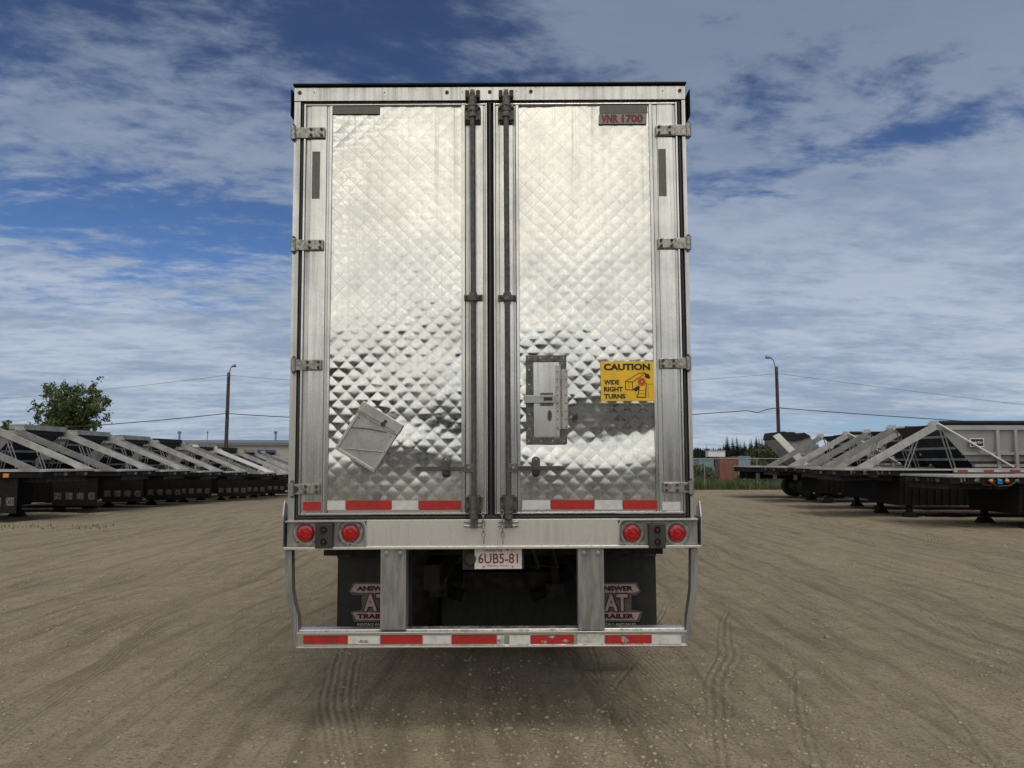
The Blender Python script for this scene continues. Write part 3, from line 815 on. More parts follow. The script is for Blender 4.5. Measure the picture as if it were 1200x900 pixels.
# little vent hatch in the right door
vh = MB()
x0, x1, z0, z1 = RC(616.5, 664, 416.5, 520.5); xi0, xi1, zi0, zi1 = RC(625, 656, 424.5, 512.5)
for a in ((x0, x1, zi1, z1), (x0, x1, z0, zi0), (x0, xi0, zi0 + .001, zi1 - .001), (xi1, x1, zi0 + .001, zi1 - .001)):
    vh.box(a[0], a[1], -.016, .0, a[2], a[3], 'bracket_steel')
for k in range(4):
    xx = x0 + .018 + (x1 - x0 - .036) * k / 3
    for zz in (z0 + .018, z1 - .018): vh.disc((xx, zz), .0055, -.020, -.014, 'bolt_bright', 8)
for k in range(1, 6):
    zz = z0 + (z1 - z0) * k / 6; vh.disc((x0 + .020, zz), .0055, -.020, -.014, 'bolt_bright', 8)
vh.build('hatch_frame', door_r, .002)
vh = MB()
vh.box(xi0 + .002, xi1 - .002, -.013, .0, zi0 + .002, zi1 - .002, 'polished_flange')
a0, a1, _, _ = RC(651, 657, 430, 500); b0, b1, c0, c1 = RC(658, 665, 433.5, 503); 
vh.box(a0, a1, -.020, -.0135, c0 - .002, c1 + .03, 'film_pale'); vh.box(b0, b1, -.022, -.0165, c0, c1, 'film_pale')
vh.tube([((a1 + b0) / 2, -.023, c0), ((a1 + b0) / 2, -.023, c1)], .006, 'hinge_steel', 8)
for k in range(8):
    zz = c0 + .012 + (c1 - c0 - .024) * k / 7
    vh.disc((a0 + .010, zz), .0045, -.024, -.018, 'bolt_rust', 8); vh.disc((b1 - .010, zz), .0045, -.026, -.020, 'bolt_rust', 8)
l0, l1, m0, m1 = RC(614.5, 650, 463.5, 472.5)
vh.box(l0, l1, -.034, -.018, m0, m1, 'film_pale')
h0, h1, _, _ = RC(637, 647, 465, 470); vh.box(h0, h1, -.0365, -.033, m0 + .014, m1 - .012, 'rubber')
h0, h1, k0, k1 = RC(633, 648, 460.5, 475.5); vh.box(h0, h1, -.026, -.014, k0, k1, 'bracket_steel')
e = P(644, 487); vh.disc(e, .014, -.022, -.012, 'bracket_steel', 20, rz=.034); vh.disc(e, .007, -.026, -.02, 'rubber', 10, rz=.020)
vh.build('vent_hatch', door_r, .002)
mb = MB(); e = P(674, 490); mb.disc((e[0], e[1] + .006), .018, -.020, 0, 'bracket_steel', 20, rz=.036); mb.disc((e[0], e[1] + .008), .014, -.045, -.018, 'rubber', 20); mb.disc((e[0], e[1] - .016), .006, -.028, -.018, 'bolt_bright', 8)
mb.build('hatch_catch', door_r, .002)

# tilted placard holder on the left door
c0_ = Vector(P(421, 482)); c1_ = Vector(P(468, 508)); c2_ = Vector(P(437, 554)); c3_ = Vector(P(392, 524))
ex = (c1_ - c0_ + c2_ - c3_) / 2; ez = (c0_ - c3_ + c1_ - c2_) / 2; Wd, Hd = ex.length, ez.length; ctr = (c0_ + c1_ + c2_ + c3_) / 4
ang = math.atan2(ex.y, ex.x)
PM = Matrix.Translation((ctr.x, -.002, ctr.y)) @ Matrix.Rotation(-ang, 4, 'Y')
ph = MB(); w2, h2 = Wd / 2, Hd / 2
ph.box(-w2, w2, -.006, .0, -h2, h2, 'film_pale', M=PM)
for (a, b_, c_, d_) in ((-w2, -w2 + .018, -h2, h2), (w2 - .018, w2, -h2, h2), (-w2 + .019, w2 - .019, -h2, -h2 + .018)):
    ph.box(a, b_, -.014, -.0065, c_, d_, 'frame_aluminium', M=PM)
ph.box(-w2 - .004, w2 + .004, -.016, .0, h2 + .001, h2 + .062, 'film_pale', M=PM)
ph.box(-w2, w2, -.018, -.0065, h2 - .016, h2 - .004, 'post_steel', M=PM)
ph.tube([(-w2 + .02, -.010, h2 * .18), (-w2 * .35, -.012, h2 * .46), (w2 * .55, -.010, h2 * .80)], .0045, 'bracket_steel', 6, M=PM)
ph.tube([(-w2 * .6, -.010, -h2 * .75), (w2 * .1, -.012, -h2 * .40), (w2 * .86, -.010, -h2 * .02)], .004, 'hinge_steel', 6, M=PM)
ph.disc((.035, h2 + .004), .014, -.028, -.014, 'rubber', 12, M=PM); ph.disc((.04, h2 + .026), .010, -.026, -.014, 'rubber', 12, M=PM)
for a, b_ in ((-w2 + .03, h2 - .04), (w2 - .03, h2 - .04), (0, -h2 + .009), (w2 - .009, 0), (-w2 + .009, 0), (-w2 + .03, h2 + .04)):
    ph.disc((a, b_), .0035, -.0165, -.004, 'bolt_rust', 8, M=PM)
ph.build('placard_holder', door_l, .0015, label='tilted pale metal placard holder')

# ---- rear underride guard
ug = bpy.data.objects.new('underride_guard', None); COL.objects.link(ug); ug.parent = troot
for (a, b_) in ((446.5, 476.5), (677, 707.5)):
    mb = MB(); x0, x1, z0, z1 = RC(a, b_, 643, 737)
    mb.box(x0, x1, -.028, .004, z0, z1 + .004, 'post_steel')
    mb.box(x0 + .004, x0 + .014, .0045, .12, z0, z1 + .004, 'post_steel'); mb.box(x1 - .014, x1 - .004, .0045, .12, z0, z1 + .004, 'post_steel')
    for f_ in (.24, .78): mb.disc((x0 + (x1 - x0) * f_, z1 - .024), .014, -.038, -.026, 'bolt_bright', 16)
    mb.build('guard_post', ug, .004)
mb = MB(); x0, x1, z0, z1 = RC(350, 803, 741.5, 757)
zt_ = P(575, 733.5)[1]
mb.box(x0, x1, -.030, .075, z0 + .012, z1 - .004, 'frame_aluminium')
mb.box(x0 - .004, x1 + .004, -.038, .080, z1 - .003, z1 + .016, 'frame_aluminium')
mb.box(x0 - .004, x1 + .004, -.040, .080, z0, z0 + .0115, 'frame_aluminium')
mb.box(x0 - .002, x1 + .002, .0, .075, z1 + .0165, z1 + .024, 'sill_aluminium')
mb.build('guard_bar', ug, .006)
for a, b_, m_ in ((357, 408.5, 'tape_red'), (409.5, 446, 'tape_white'), (447, 495.5, 'tape_red'), (496.5, 529, 'tape_white'), (530, 582, 'tape_red'),
                  (583, 591, 'tape_white'), (597, 621, 'tape_white'), (622, 672, 'tape_red'), (676, 707.5, 'tape_white'), (708.5, 762, 'tape_red'), (763, 797, 'tape_white')):
    mb = MB(); a_, b2, c_, d_ = RC(a, b_, 742.5, 753)
    mb.box(a_, b2, -.033, -.0295, c_, d_, m_)
    if a in (409.5, 622, 708.5, 583):
        rs = random.Random(a)
        for k in range(3):
            cx_ = a_ + (b2 - a_) * (rs.uniform(.3, .9)); cz_ = c_ + (d_ - c_) * rs.uniform(.2, .8); n_ = 11
            vs = [(min(max(cx_ + rs.uniform(.5, 1.6) * .018 * math.cos(6.283 * i / n_), a_), b2), -.0336 - .0002 * k, min(max(cz_ + rs.uniform(.4, 1.3) * .010 * math.sin(6.283 * i / n_), c_), d_)) for i in range(n_)]
            mb.add(vs, [tuple(range(n_))], 'paint_scuff')
    mb.build('reflective_tape', ug)
# bent side struts of flat bar
for s_, us in ((-1, ((338.8, 642), (339.3, 690), (342, 706), (346.3, 722), (346.8, 758))), (1, ((813, 642), (812.6, 690), (810.5, 706), (808.2, 722), (807, 748)))):
    mb = MB(); pts = [P(a, b_) for a, b_ in us]
    for k in range(len(pts) - 1):
        (xa, za), (xb_, zb_) = pts[k], pts[k + 1]; hw = .020
        mb.add([(xa - hw, -.018, za), (xa + hw, -.018, za), (xb_ + hw, -.018, zb_), (xb_ - hw, -.018, zb_),
                (xa - hw, .05, za), (xa + hw, .05, za), (xb_ + hw, .05, zb_), (xb_ - hw, .05, zb_)],
               [(0, 3, 2, 1), (4, 5, 6, 7), (0, 4, 7, 3), (1, 2, 6, 5)], 'post_steel')
    mb.add([(pts[-1][0] - .02, -.018, pts[-1][1]), (pts[-1][0] + .02, -.018, pts[-1][1]), (pts[-1][0] + .02, .05, pts[-1][1]), (pts[-1][0] - .02, .05, pts[-1][1])], [(0, 3, 2, 1)], 'post_steel')
    xi = pts[0][0] - s_ * .02; mb.box(xi - s_ * .035, xi + s_ * .03, -.02, .05, ZB - .012, ZB - .0065, 'bolt_rust')
    mb.build('side_strut', ug)

# licence plate
mb = MB(); x0, x1, z0, z1 = RC(542, 614, 640, 667.5, .02); mb.box(x0, x1, .02, .05, z0, ZB - .01, 'under_grey')
x2, x3, z2, z3 = RC(547, 556, 648, 662, .02); mb.disc(((x2 + x3) / 2, (z2 + z3) / 2), .034, .006, .02, 'rubber', 16)
mb.build('plate_holder', troot, .002)
mb = MB(); x0, x1, z0, z1 = RC(556, 611.5, 641.5, 667, 0); W, H = x1 - x0, z1 - z0; cx_ = (x0 + x1) / 2
mb.box(x0, x1, .012, .0185, z0, z1, 'plate_white')
mb.text('6UB5-81', cx_, z0 + H * .48, W * .84, H * .46, .0112, 'plate_red', .012)
mb.text('Alberta', x0 + W * .40, z1 - H * .125, W * .36, H * .17, .0112, 'ink_black', .0, shear=.3)
mb.text('Wild Rose Country', cx_, z0 + H * .135, W * .48, H * .09, .0112, 'ink_black', 0)
for a in (.2, .8):
    for b_ in (.93, .10): mb.disc((x0 + W * a, z0 + H * b_), .005, .009, .0125, 'bolt_rust', 8)
lg = x0 + W * .67; mb.box(lg, lg + W * .06, .0108, .0118, z1 - H * .17, z1 - H * .06, 'ink_orange')
mb.build('licence_plate', troot, label='white licence plate with dark red characters')

# mud flaps with the printed mark
YF = 1.30
for sgn, (a, b_), cu_ in ((-1, (395.5, 483), 441.5), (1, (676, 769), 722.5)):
    mb = MB(); x0, x1 = P(a, 700, YF)[0], P(b_, 700, YF)[0]; z1 = P(575, 640, YF)[1] + .10; z0 = .20
    n_ = 10; vs = []; 
    for i in range(n_ + 1):
        for j in range(9):
            xx = x0 + (x1 - x0) * i / n_; zz = z0 + (z1 - z0) * j / 8
            vs.append((xx, YF + .012 * math.sin(i * .9 + sgn) * (1 - j / 8), zz))
    nj = 9; fs = [(i * nj + j, (i + 1) * nj + j, (i + 1) * nj + j + 1, i * nj + j + 1) for i in range(n_) for j in range(8)]
    mb.add(vs, fs, 'flap_rubber', True)
    mb.add([(v[0], v[1] + .012, v[2]) for v in vs], [f[::-1] for f in fs], 'flap_rubber', True)
    zb_ = P(575, 652, YF)[1]; mb.box(x0, x1, YF - .03, YF - .008, zb_, zb_ + .05, 'under_grey')
    fl = mb.build('mud_flap', troot)
    mb = MB(); yy = YF - .017; Q = lambda u_, v_: P(u_, v_, YF)
    def poly(pts, m_, k=0):
        mb.add([(Q(cu_ + p_[0], p_[1])[0], yy - .0015 * k, Q(cu_ + p_[0], p_[1])[1]) for p_ in pts], [tuple(range(len(pts)))], m_)
    # wide black surround, tan ribbons, big letters
    poly([(-27, 682), (23, 682), (28, 693), (22, 697), (17, 697), (17, 714), (26, 715), (30, 716), (26, 728), (-26, 728), (-30, 716), (-17, 714), (-17, 697), (-27, 697), (-32, 693)][::-1], 'logo_rim')
    poly([(-25, 684), (21, 684), (26, 692), (20, 694), (-22, 694), (-30, 692)][::-1], 'logo_tan', 1)
    poly([(-28, 717), (27, 717), (23, 726), (-23, 726)][::-1], 'logo_tan', 1)
    def tx(t_, u_, v_, w_, h_, m_, k, bo):
        c_ = Q(cu_ + u_, v_); wx_ = Q(w_, 700)[0] - Q(0, 700)[0]; hz = Q(0, 700)[1] - Q(0, 700 + h_)[1]
        mb.text(t_, c_[0], c_[1], wx_, hz, yy - .0015 * k, m_, bo)
    tx('ANSWER', -2, 689, 42, 5.8, 'logo_maroon', 2, .06)
    tx('AT', -1, 705.5, 30, 23, 'logo_maroon', 2, .09)
    tx('AT', -1, 705.5, 27, 20, 'logo_tan', 3, .03)
    tx('TRAILER', -1, 721.5, 43, 5.8, 'logo_maroon', 2, .06)
    tx('RENTALS AND SALES', 0, 731, 44, 3.0, 'tape_pale', 2, .0)
    mb.build('printed_mark', fl)

# running gear
rg = MB()
for sx in (-1, 1):
    rg.box(sx * .50 - .05, sx * .50 + .05, .14, 5.2, ZB - .28, ZB - .13, 'under_black')
    rg.box(sx * .50 - .04, sx * .50 + .04, .8, 5.0, ZB - .36, ZB - .285, 'under_grey')
for yy in (.5, 1.0, 1.5, 2.0, 2.6, 3.2, 3.9, 4.6): rg.box(XL + .10, XR - .10, yy, yy + .07, ZB - .12, ZB - .02, 'under_grey')
rg.box(XL + .05, XR - .05, .16, TLEN - .1, ZB - .018, ZS - .11, 'under_black')
rg.build('chassis_frame', troot)
AX = (2.55, 3.85)
for ya in AX:
    mb = MB()
    mb.tube([(-1.0, ya, .53), (1.0, ya, .53)], .065, 'under_grey', 14)
    for sx in (-1, 1):
        mb.box(sx * .50 - .06, sx * .50 + .06, ya - .45, ya + .38, .55, .68, 'under_black')
        mb.lathe([(.69, .12), (.71, .16), (.75, .15), (.78, .165), (.83, .15), (.86, .12)], 'rubber', 18, 'z', (sx * .50, ya - .34, 0))
        mb.lathe([(-.11, .07), (-.07, .085), (.07, .085), (.11, .05)], 'under_grey', 14, 'y', (sx * .34, ya - .25, .62))
        mb.box(sx * .36 - .09, sx * .36 + .09, ya - .40, ya - .36, .58, .76, 'under_grey')
    mb.build('axle', troot)
    for sx in (-1, 1):
        for off in (.90, 1.23):
            mb = MB()
            prof = [(-.12, .36), (-.125, .44), (-.11, .49), (-.08, .505), (.08, .505), (.11, .49), (.125, .44), (.12, .36), (.10, .29)]
            mb.lathe([(-.10, .29)] + prof, 'tyre_rubber', 40, 'x', (0, 0, 0))
            wh = mb.build('wheel', troot); wh.location = (sx * (off - .13), ya, .508)
            mb = MB(); mb.lathe([(-.10, .29), (-.09, .27), (.0, .255), (.02, .12), (.03, .0001)], 'galvanised', 24, 'x', (0, 0, 0)); mb.build('rim', wh)
mb = MB(); mb.lathe([(-.55, .02), (-.53, .13), (.53, .13), (.55, .02)], 'under_grey', 18, 'x', (0, 1.9, .92)); mb.build('air_tank', troot)
mb = MB()
for k in range(5):
    xx = -.25 + .13 * k
    mb.tube([(xx, .3, ZB - .05), (xx + .05, .6, ZB - .22), (xx * .6, 1.1, ZB - .28), (xx * .5, 1.7, ZB - .18)], .010, 'rubber', 6)
mb.build('air_hose', troot)
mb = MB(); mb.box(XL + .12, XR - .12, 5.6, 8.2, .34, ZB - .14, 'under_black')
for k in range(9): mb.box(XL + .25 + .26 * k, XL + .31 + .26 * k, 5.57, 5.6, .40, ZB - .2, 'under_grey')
mb.build('light_block_box', troot, .01)  # added box that stops light coming through from beyond
for sx, xx in ((-1, XL + .03), (1, XR - .05)):
    mb = MB(); mb.box(xx, xx + .02, 4.6, 11.2, .30, ZS - .10, 'panel_white'); mb.build('light_block_skirt', troot, .004)  # added panels that keep side light off the ground underneath
mb = MB(); mb.lathe([(-.12, .30), (-.125, .44), (-.11, .49), (.11, .49), (.125, .44), (.12, .30), (.0, .28), (.0, .0001)], 'tyre_rubber', 30, 'z', (0, 5.0, .52)); mb.box(-.6, .6, 4.95, 5.05, .66, ZB - .14, 'under_black'); mb.build('light_block_wheel', troot)  # added, hangs low to hide the lit ground further on
mb = MB(); mb.box(-.62, .62, 2.15, 2.17, .14, ZB - .10, 'flap_rubber'); mb.build('gap_blocker', troot)  # added black sheet standing in for the deep shade under the trailer
for u_ in (515, 650):
    mb = MB(); cx_, cz_ = P(u_, 690, 1.9); mb.box(cx_ - .075, cx_ + .075, 1.82, 2.0, cz_ - .055, cz_ + .055, 'under_grey'); mb.box(cx_ - .03, cx_ + .03, 1.86, 1.96, cz_ + .055, ZB - .12, 'under_grey'); mb.tube([(cx_ + .08 * (1 if u_ < 575 else -1), 1.9, cz_ - .02), (cx_ + .2 * (1 if u_ < 575 else -1), 1.9, cz_ - .06)], .05, 'under_black', 10); mb.build('brake_valve', troot)
mb = MB(); z_ = P(575, 680, 1.95)[1]; mb.box(-.42, .42, 1.95, 2.10, z_ - .07, z_ + .07, 'under_grey'); mb.build('suspension_beam', troot)
# landing legs far forward
for sx in (-1, 1):
    mb = MB(); mb.box(sx * .95 - .07, sx * .95 + .07, 11.4, 11.54, .10, ZB - .02, 'under_grey'); mb.box(sx * .95 - .15, sx * .95 + .15, 11.35, 11.6, .02, .10, 'under_grey'); mb.build('landing_leg', troot)

# ================================================================== THE PARKED GRAVEL TRAILERS
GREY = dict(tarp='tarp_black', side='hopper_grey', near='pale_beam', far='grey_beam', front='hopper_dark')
def gravel_trailer(L=9.6, bw=.14, deck_z=1.42, top_z=2.66, x_b=.35, x_t=2.75, st=GREY, wide=1.25, cap=False, full=True):
    """nose at the local origin, body running to +x; y is across"""
    rt = empty('gravel_trailer', (0, 0, 0))
    D = deck_z
    mb = MB()   # nose deck and fifth-wheel plate
    mb.prism([(0, -wide + .12), (.10, -wide), (3.2, -wide), (3.2, wide), (.10, wide), (0, wide - .12)], D - .045, D, 'deck_top', axis='z')
    mb.box(.03, 3.1, -wide + .03, wide - .03, D - .20, D - .046, 'under_black')
    mb.build('nose_deck', rt)
    mb = MB()   # bolster box behind the king pin, hoses couplings on its face
    mb.box(.12, 1.6, -.9, .9, D - .34, D - .201, 'under_grey')
    for k, yy in enumerate((-.72, -.5, -.3, .25, .5, .7)):
        mb.box(-.03, .03, yy - .045, yy + .045, D - .17, D - .08, ('tag_white', 'under_grey', 'under_grey')[k % 3])
    mb.build('bolster', rt)
    mb = MB()
    for k, xx in enumerate((.25, .34, .62, 1.0, 1.15, 1.35)):
        w_ = (.05, .03, .10, .05, .03, .04)[k]
        mb.box(xx, xx + w_, -wide + .005, -wide + .03, D - .16 + .02 * (k % 2), D - .07 + .01 * (k % 3), 'tag_white')
    mb.tube([(.7, -wide + .01, D - .10), (.78, -wide - .02, D - .22), (.95, -wide - .02, D - .24), (1.1, -wide + .01, D - .12)], .014, 'under_grey', 6)
    mb.build('service_fitting', rt)
    for yy in (-wide, wide):
        s_ = 1 if yy > 0 else -1
        mb = MB()
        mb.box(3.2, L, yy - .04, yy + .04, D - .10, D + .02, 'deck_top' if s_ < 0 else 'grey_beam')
        mb.box(3.2, L, yy - .03, yy + .03, D - .20, D - .102, 'under_black')
        mb.build('side_rail', rt)
        # diagonal channel beam with gusset, cranked foot
        def diag(xa, xb_, name):
            mb = MB(); hw = .05
            dd = 1 if xb_ > xa else -1
            w_ = .17
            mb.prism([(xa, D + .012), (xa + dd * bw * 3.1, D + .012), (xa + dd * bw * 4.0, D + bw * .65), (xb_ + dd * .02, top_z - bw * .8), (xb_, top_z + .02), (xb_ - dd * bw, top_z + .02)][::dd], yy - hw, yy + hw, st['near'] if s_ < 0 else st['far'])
            mb.prism([(xb_ - dd * .22, top_z + .022), (xb_ + dd * .10, top_z + .022), (xb_ + dd * .10, top_z + .14), (xb_ - dd * .12, top_z + .14)][::dd], yy - .03, yy + .03, st['near'])
            mb.build(name, rt)
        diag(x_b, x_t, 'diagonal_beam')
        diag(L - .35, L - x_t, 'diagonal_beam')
        for o_ in (.0, .10):
            mb = MB(); mb.tube([(x_t + .10 + o_, yy, top_z - .05), (x_t + .42 + o_, yy, D + .02)], .018, 'galvanised', 6); mb.build('tie_rod', rt)
            mb = MB(); mb.tube([(x_t - .62 + o_, yy, D + (top_z - D) * .66), (x_t - .95 + o_, yy, D + .02)], .018, 'galvanised', 6); mb.build('tie_rod', rt)
    # hopper: open-topped tub with sloped ends, thick rim and horizontal ribs
    mb = MB(); a0, a1 = x_t + .05, L - x_t - .05; f0, f1 = x_t + 1.25, L - x_t - 1.25
    zt = top_z + .02; zb_ = D - .05; wt, wb = wide - .05, wide - .18
    T = [(a0, -wt, zt), (a1, -wt, zt), (a1, wt, zt), (a0, wt, zt)]; B = [(f0, -wb, zb_), (f1, -wb, zb_), (f1, wb, zb_), (f0, wb, zb_)]
    mb.add(T + B, [(0, 4, 5, 1), (2, 6, 7, 3)], st['side']); mb.add(T + B, [(3, 7, 4, 0), (1, 5, 6, 2)], st['front']); mb.add(B, [(0, 3, 2, 1)], st['front'])
    Ti = [(a0 + .03, -wt + .03, zt - .002), (a1 - .03, -wt + .03, zt - .002), (a1 - .03, wt - .03, zt - .002), (a0 + .03, wt - .03, zt - .002)]; Bi = [(v[0], v[1] * .97, v[2] + .03) for v in B]
    mb.add(Ti + Bi, [(0, 1, 5, 4), (2, 3, 7, 6), (3, 0, 4, 7), (1, 2, 6, 5), (4, 5, 6, 7)], 'hopper_dark')
    for yy in (-1, 1):
        mb.box(a0, a1, yy * (wt + .055), yy * (wt - .01), zt - .14, zt - .02, st['side'])
        mb.box(a0 + .75, a1 - .75, yy * (wt + .01), yy * (wt - .09), D + .40, D + .48, st['side'])
        mb.box(a0 + .95, a1 - .95, yy * (wt + .005), yy * (wt - .12), D + .18, D + .22, 'hopper_dark')
        mb.box(a0 + 1.05, a1 - 1.05, yy * (wt + .02), yy * (wt - .12), D + .06, D + .13, st['side'])
        for xx in (a0 + 1.7, a1 - 1.78): mb.box(xx, xx + .09, yy * (wt + .06), yy * (wt - .05), D + .02, zt - .10, st['side'])
    # stiffeners across the sloped ends
    for k in range(1, 4):
        t_ = k / 4; xx = a0 + (f0 - a0) * t_; zz = zt + (zb_ - zt) * t_; mb.box(xx - .06, xx + .0, -wt + .1, wt - .1, zz - .04, zz + .03, 'grey_beam')
        xx = a1 + (f1 - a1) * t_; mb.box(xx, xx + .06, -wt + .1, wt - .1, zz - .04, zz + .03, 'grey_beam')
    mb.build('hopper', rt)
    mb = MB()   # tarp roll / end cap
    if cap: mb.box(a0 - .16, a0 + .34, -wt + .06, wt - .06, zt + .03, zt + .20, 'tarp_cap'); mb.box(a0 - .10, a0 + .30, -wt + .1, wt - .1, zt - .12, zt + .028, 'tarp_black')
    for yy in (-wt + .02,):
        mb.tube([(a0 + .1, yy, zt + .07), (a1 - .1, yy, zt + .07)], .062, st['tarp'], 10)
    for k in range(9):
        yc = -wt + .25 + 2 * (wt - .25) * k / 8; mb.tube([(a0 + .35, yc, zt + .03), (a1 - .2, yc, zt + .03)], .022, st['tarp'], 6)
    mb.build('tarp', rt)
    # ribbed black clam-shell gates below
    mb = MB(); g0, g1 = 1.75, L - 3.0
    mb.prism([(-1.12, D - .21), (-1.0, .36), (1.0, .36), (1.12, D - .21)], g0, g1, 'under_black', axis='x')
    for k in range(int((g1 - g0) / .22)):
        xx = g0 + .11 + .22 * k
        mb.prism([(-1.18, D - .21), (-1.06, .36), (-.99, .36), (-1.11, D - .21)], xx, xx + .045, 'under_black', axis='x')
        mb.prism([(1.11, D - .21), (.99, .36), (1.06, .36), (1.18, D - .21)], xx, xx + .045, 'under_black', axis='x')
    mb.build('clam_gate', rt)
    if full:
        for yy in (-.88, .88):
            mb = MB(); mb.box(2.0, 2.14, yy - .07, yy + .07, .10, D - .21, 'under_black')
            mb.prism([(1.85, .02), (2.29, .02), (2.17, .16), (1.97, .16)], yy - .13, yy + .13, 'under_black')
            mb.build('landing_leg', rt)
        for xx in (L - 2.35, L - 1.05):
            for yy in (-.98, .98):
                mb = MB(); mb.lathe([(-.26, .30), (-.27, .44), (-.25, .49), (-.03, .50), (-.015, .44), (.015, .44), (.03, .50), (.25, .49), (.27, .44), (.26, .30)], 'tyre_rubber', 28, 'y', (0, 0, 0))
                wh = mb.build('wheel', rt); wh.location = (xx, yy, .50)
                mb = MB(); mb.lathe([(-.24, .30), (-.20, .27), (-.12, .12), (-.10, .0001)], 'galvanised', 18, 'y'); mb.lathe([(.24, .30), (.20, .27), (.12, .12), (.10, .0001)], 'galvanised', 18, 'y'); mb.build('rim', wh)
            mb = MB(); mb.tube([(xx, -.9, .5), (xx, .9, .5)], .06, 'under_black', 8); mb.box(xx - .4, xx + .4, -.55, -.45, .5, D - .2, 'under_black'); mb.box(xx - .4, xx + .4, .45, .55, .5, D - .2, 'under_black'); mb.build('axle', rt)
    mb = MB()
    for k in range(5):
        xx = 3.3 + .75 * k
        for yy in (-wide - .043,):
            mb.box(xx, xx + .30, yy, yy + .004, D - .085, D - .035, 'tape_red'); mb.box(xx + .301, xx + .52, yy, yy + .004, D - .085, D - .035, 'tape_white')
    mb.build('reflective_tape', rt)
    return rt
def remat(o, frm, to):
    """give one copied part its own material without touching the shared mesh"""
    for i, s_ in enumerate(o.material_slots):
        if s_.material and s_.material.name == frm: s_.link = 'OBJECT'; s_.material = MATS[to]
def skirt_tags(rt, side):
    """pale printed patches low on the row's flaps, seen between the landing legs"""
    for k in range(4):
        mb = MB(); xx = .9 + .36 * k; yy = side * 1.16
        mb.box(xx - .18, xx + .18, yy, yy - side * .012, .24, 1.19, 'under_black')
        mb.box(xx - .11, xx + .11, yy + side * .004, yy + side * .001, .44, .66, 'tag_white')
        mb.build('rubber_flap', rt)

# right row: noses point left into the lane
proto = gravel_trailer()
G = 'gravel trailers parked along the right side of the yard'
RROW = [(10.5, 19.8, 1.34, 'flat deck of the nearest gravel trailer on the right, blue and amber couplings'),
        (9.5, 23.5, 1.0, 'grey gravel trailer on the right whose hopper side carries a small black nameplate'),
        (10.35, 27.1, 1.0, 'gravel trailer just behind the one with the nameplate, twin beams rising to a black tarp'),
        (10.5, 31.7, 1.0, 'last trussed gravel trailer of the right row, just before the tipped hopper')]
near = gravel_trailer(L=12.5, deck_z=1.30, top_z=2.5, x_b=3.9, x_t=6.0)
near.location = (RROW[0][0], RROW[0][1], 0); tag(near, RROW[0][3], 'trailer', G)
D = 1.30
mb = MB()
for k, (xx, m_) in enumerate(((1.18, 'plastic_blue'), (.97, 'lens_amber'), (1.36, 'lens_amber'), (1.6, 'tag_white'), (.62, 'tag_white'))):
    mb.lathe([(-.05, .0001), (-.05, .040), (.0, .045)], m_, 12, 'y', (xx, -1.245, D - .13))
    if k == 0: mb.box(xx - .05, xx + .05, -1.29, -1.25, D - .20, D - .09, m_)
mb.tube([(.9, -1.26, D - .12), (1.1, -1.30, D - .26), (1.4, -1.30, D - .24), (1.65, -1.26, D - .10)], .018, 'rubber', 6)
mb.build('coupling', near)
nx_ = copy_tree(near); nx_.location = (12.7, 16.0, 0); tag(nx_, 'unseen flat deck gravel trailer added for its shadow, beyond the right photo edge, nearest the viewer', 'trailer', G)  # unseen copy, added for the shadow it throws at the right edge
first = True
for (x_, y_, zz, lab) in RROW[1:]:
    o = proto if first else copy_tree(proto)
    first = False
    o.location = (x_, y_, 0); o.rotation_euler = (0, 0, R(random.uniform(-.6, .6))); tag(o, lab, 'trailer', G)
    if y_ in (23.5, 27.1):
        mb = MB(); w_ = 1.20; mb.box(3.72, 4.12, -w_ - .075, -w_ - .045, 2.05, 2.30, 'paint_white'); mb.box(3.745, 4.095, -w_ - .079, -w_ - .0755, 2.075, 2.275, 'ink_black')
        mb.text('Lode King', 3.92, 2.17, .31, .10, -w_ - .081, 'paint_white', .02)
        for xx in (3.8, 4.04): mb.box(xx - .02, xx + .02, -w_ - .044, -w_ + .06, 2.1, 2.25, 'grey_beam')
        mb.build('nameplate', o)
        mb = MB()
        mb.tube([(2.82, -1.30, 2.72), (4.9, -1.30, 1.47)], .030, 'bright_beam', 8)
        mb.build('ladder_brace', o)
for o in list(scene.objects):
    pass

# tipped hopper at the far end of the right row
st = dict(GREY); st['near'] = 'bright_beam'
th = empty('tipped_hopper', (10.4, 35.2, 0))
tag(th, 'steeply tipped dark hopper with white corner beam at the foot of the right pole', 'hopper')
mb = MB(); mb.prism([(1.15, 2.74), (1.42, 2.86), (2.75, 1.44), (2.35, 1.44)], -1.20, -1.08, 'bright_beam'); mb.build('corner_beam', th)
mb = MB(); mb.prism([(1.45, 2.60), (2.75, 2.78), (3.9, 1.45), (2.5, 1.45)], -1.07, 1.05, 'grey_beam'); mb.box(2.0, 2.9, -1.10, -1.071, 1.9, 2.0, 'hopper_grey'); mb.build('tub', th)
rs_ = random.Random(3)
pts_ = [(1.42, 2.62)] + [(1.50 + .15 * k, 2.90 + .12 * rs_.random() - .015 * k) for k in range(9)] + [(2.85, 2.72), (2.55, 2.62), (2.1, 2.50), (1.8, 2.56)]
mb = MB(); mb.prism(pts_[::-1], -1.13, 1.08, 'tarp_black'); mb.build('tarp', th)
mb = MB(); mb.prism([(0, -1.1), (.1, -1.25), (8, -1.25), (8, 1.25), (.1, 1.25), (0, 1.1)], 1.37, 1.42, 'deck_top', axis='z'); mb.box(.04, 8, -1.2, 1.2, 1.16, 1.369, 'under_black')
mb.box(.1, 8, -.5, -.4, .85, 1.16, 'under_black'); mb.box(.1, 8, .4, .5, .85, 1.16, 'under_black'); mb.build('deck', th)
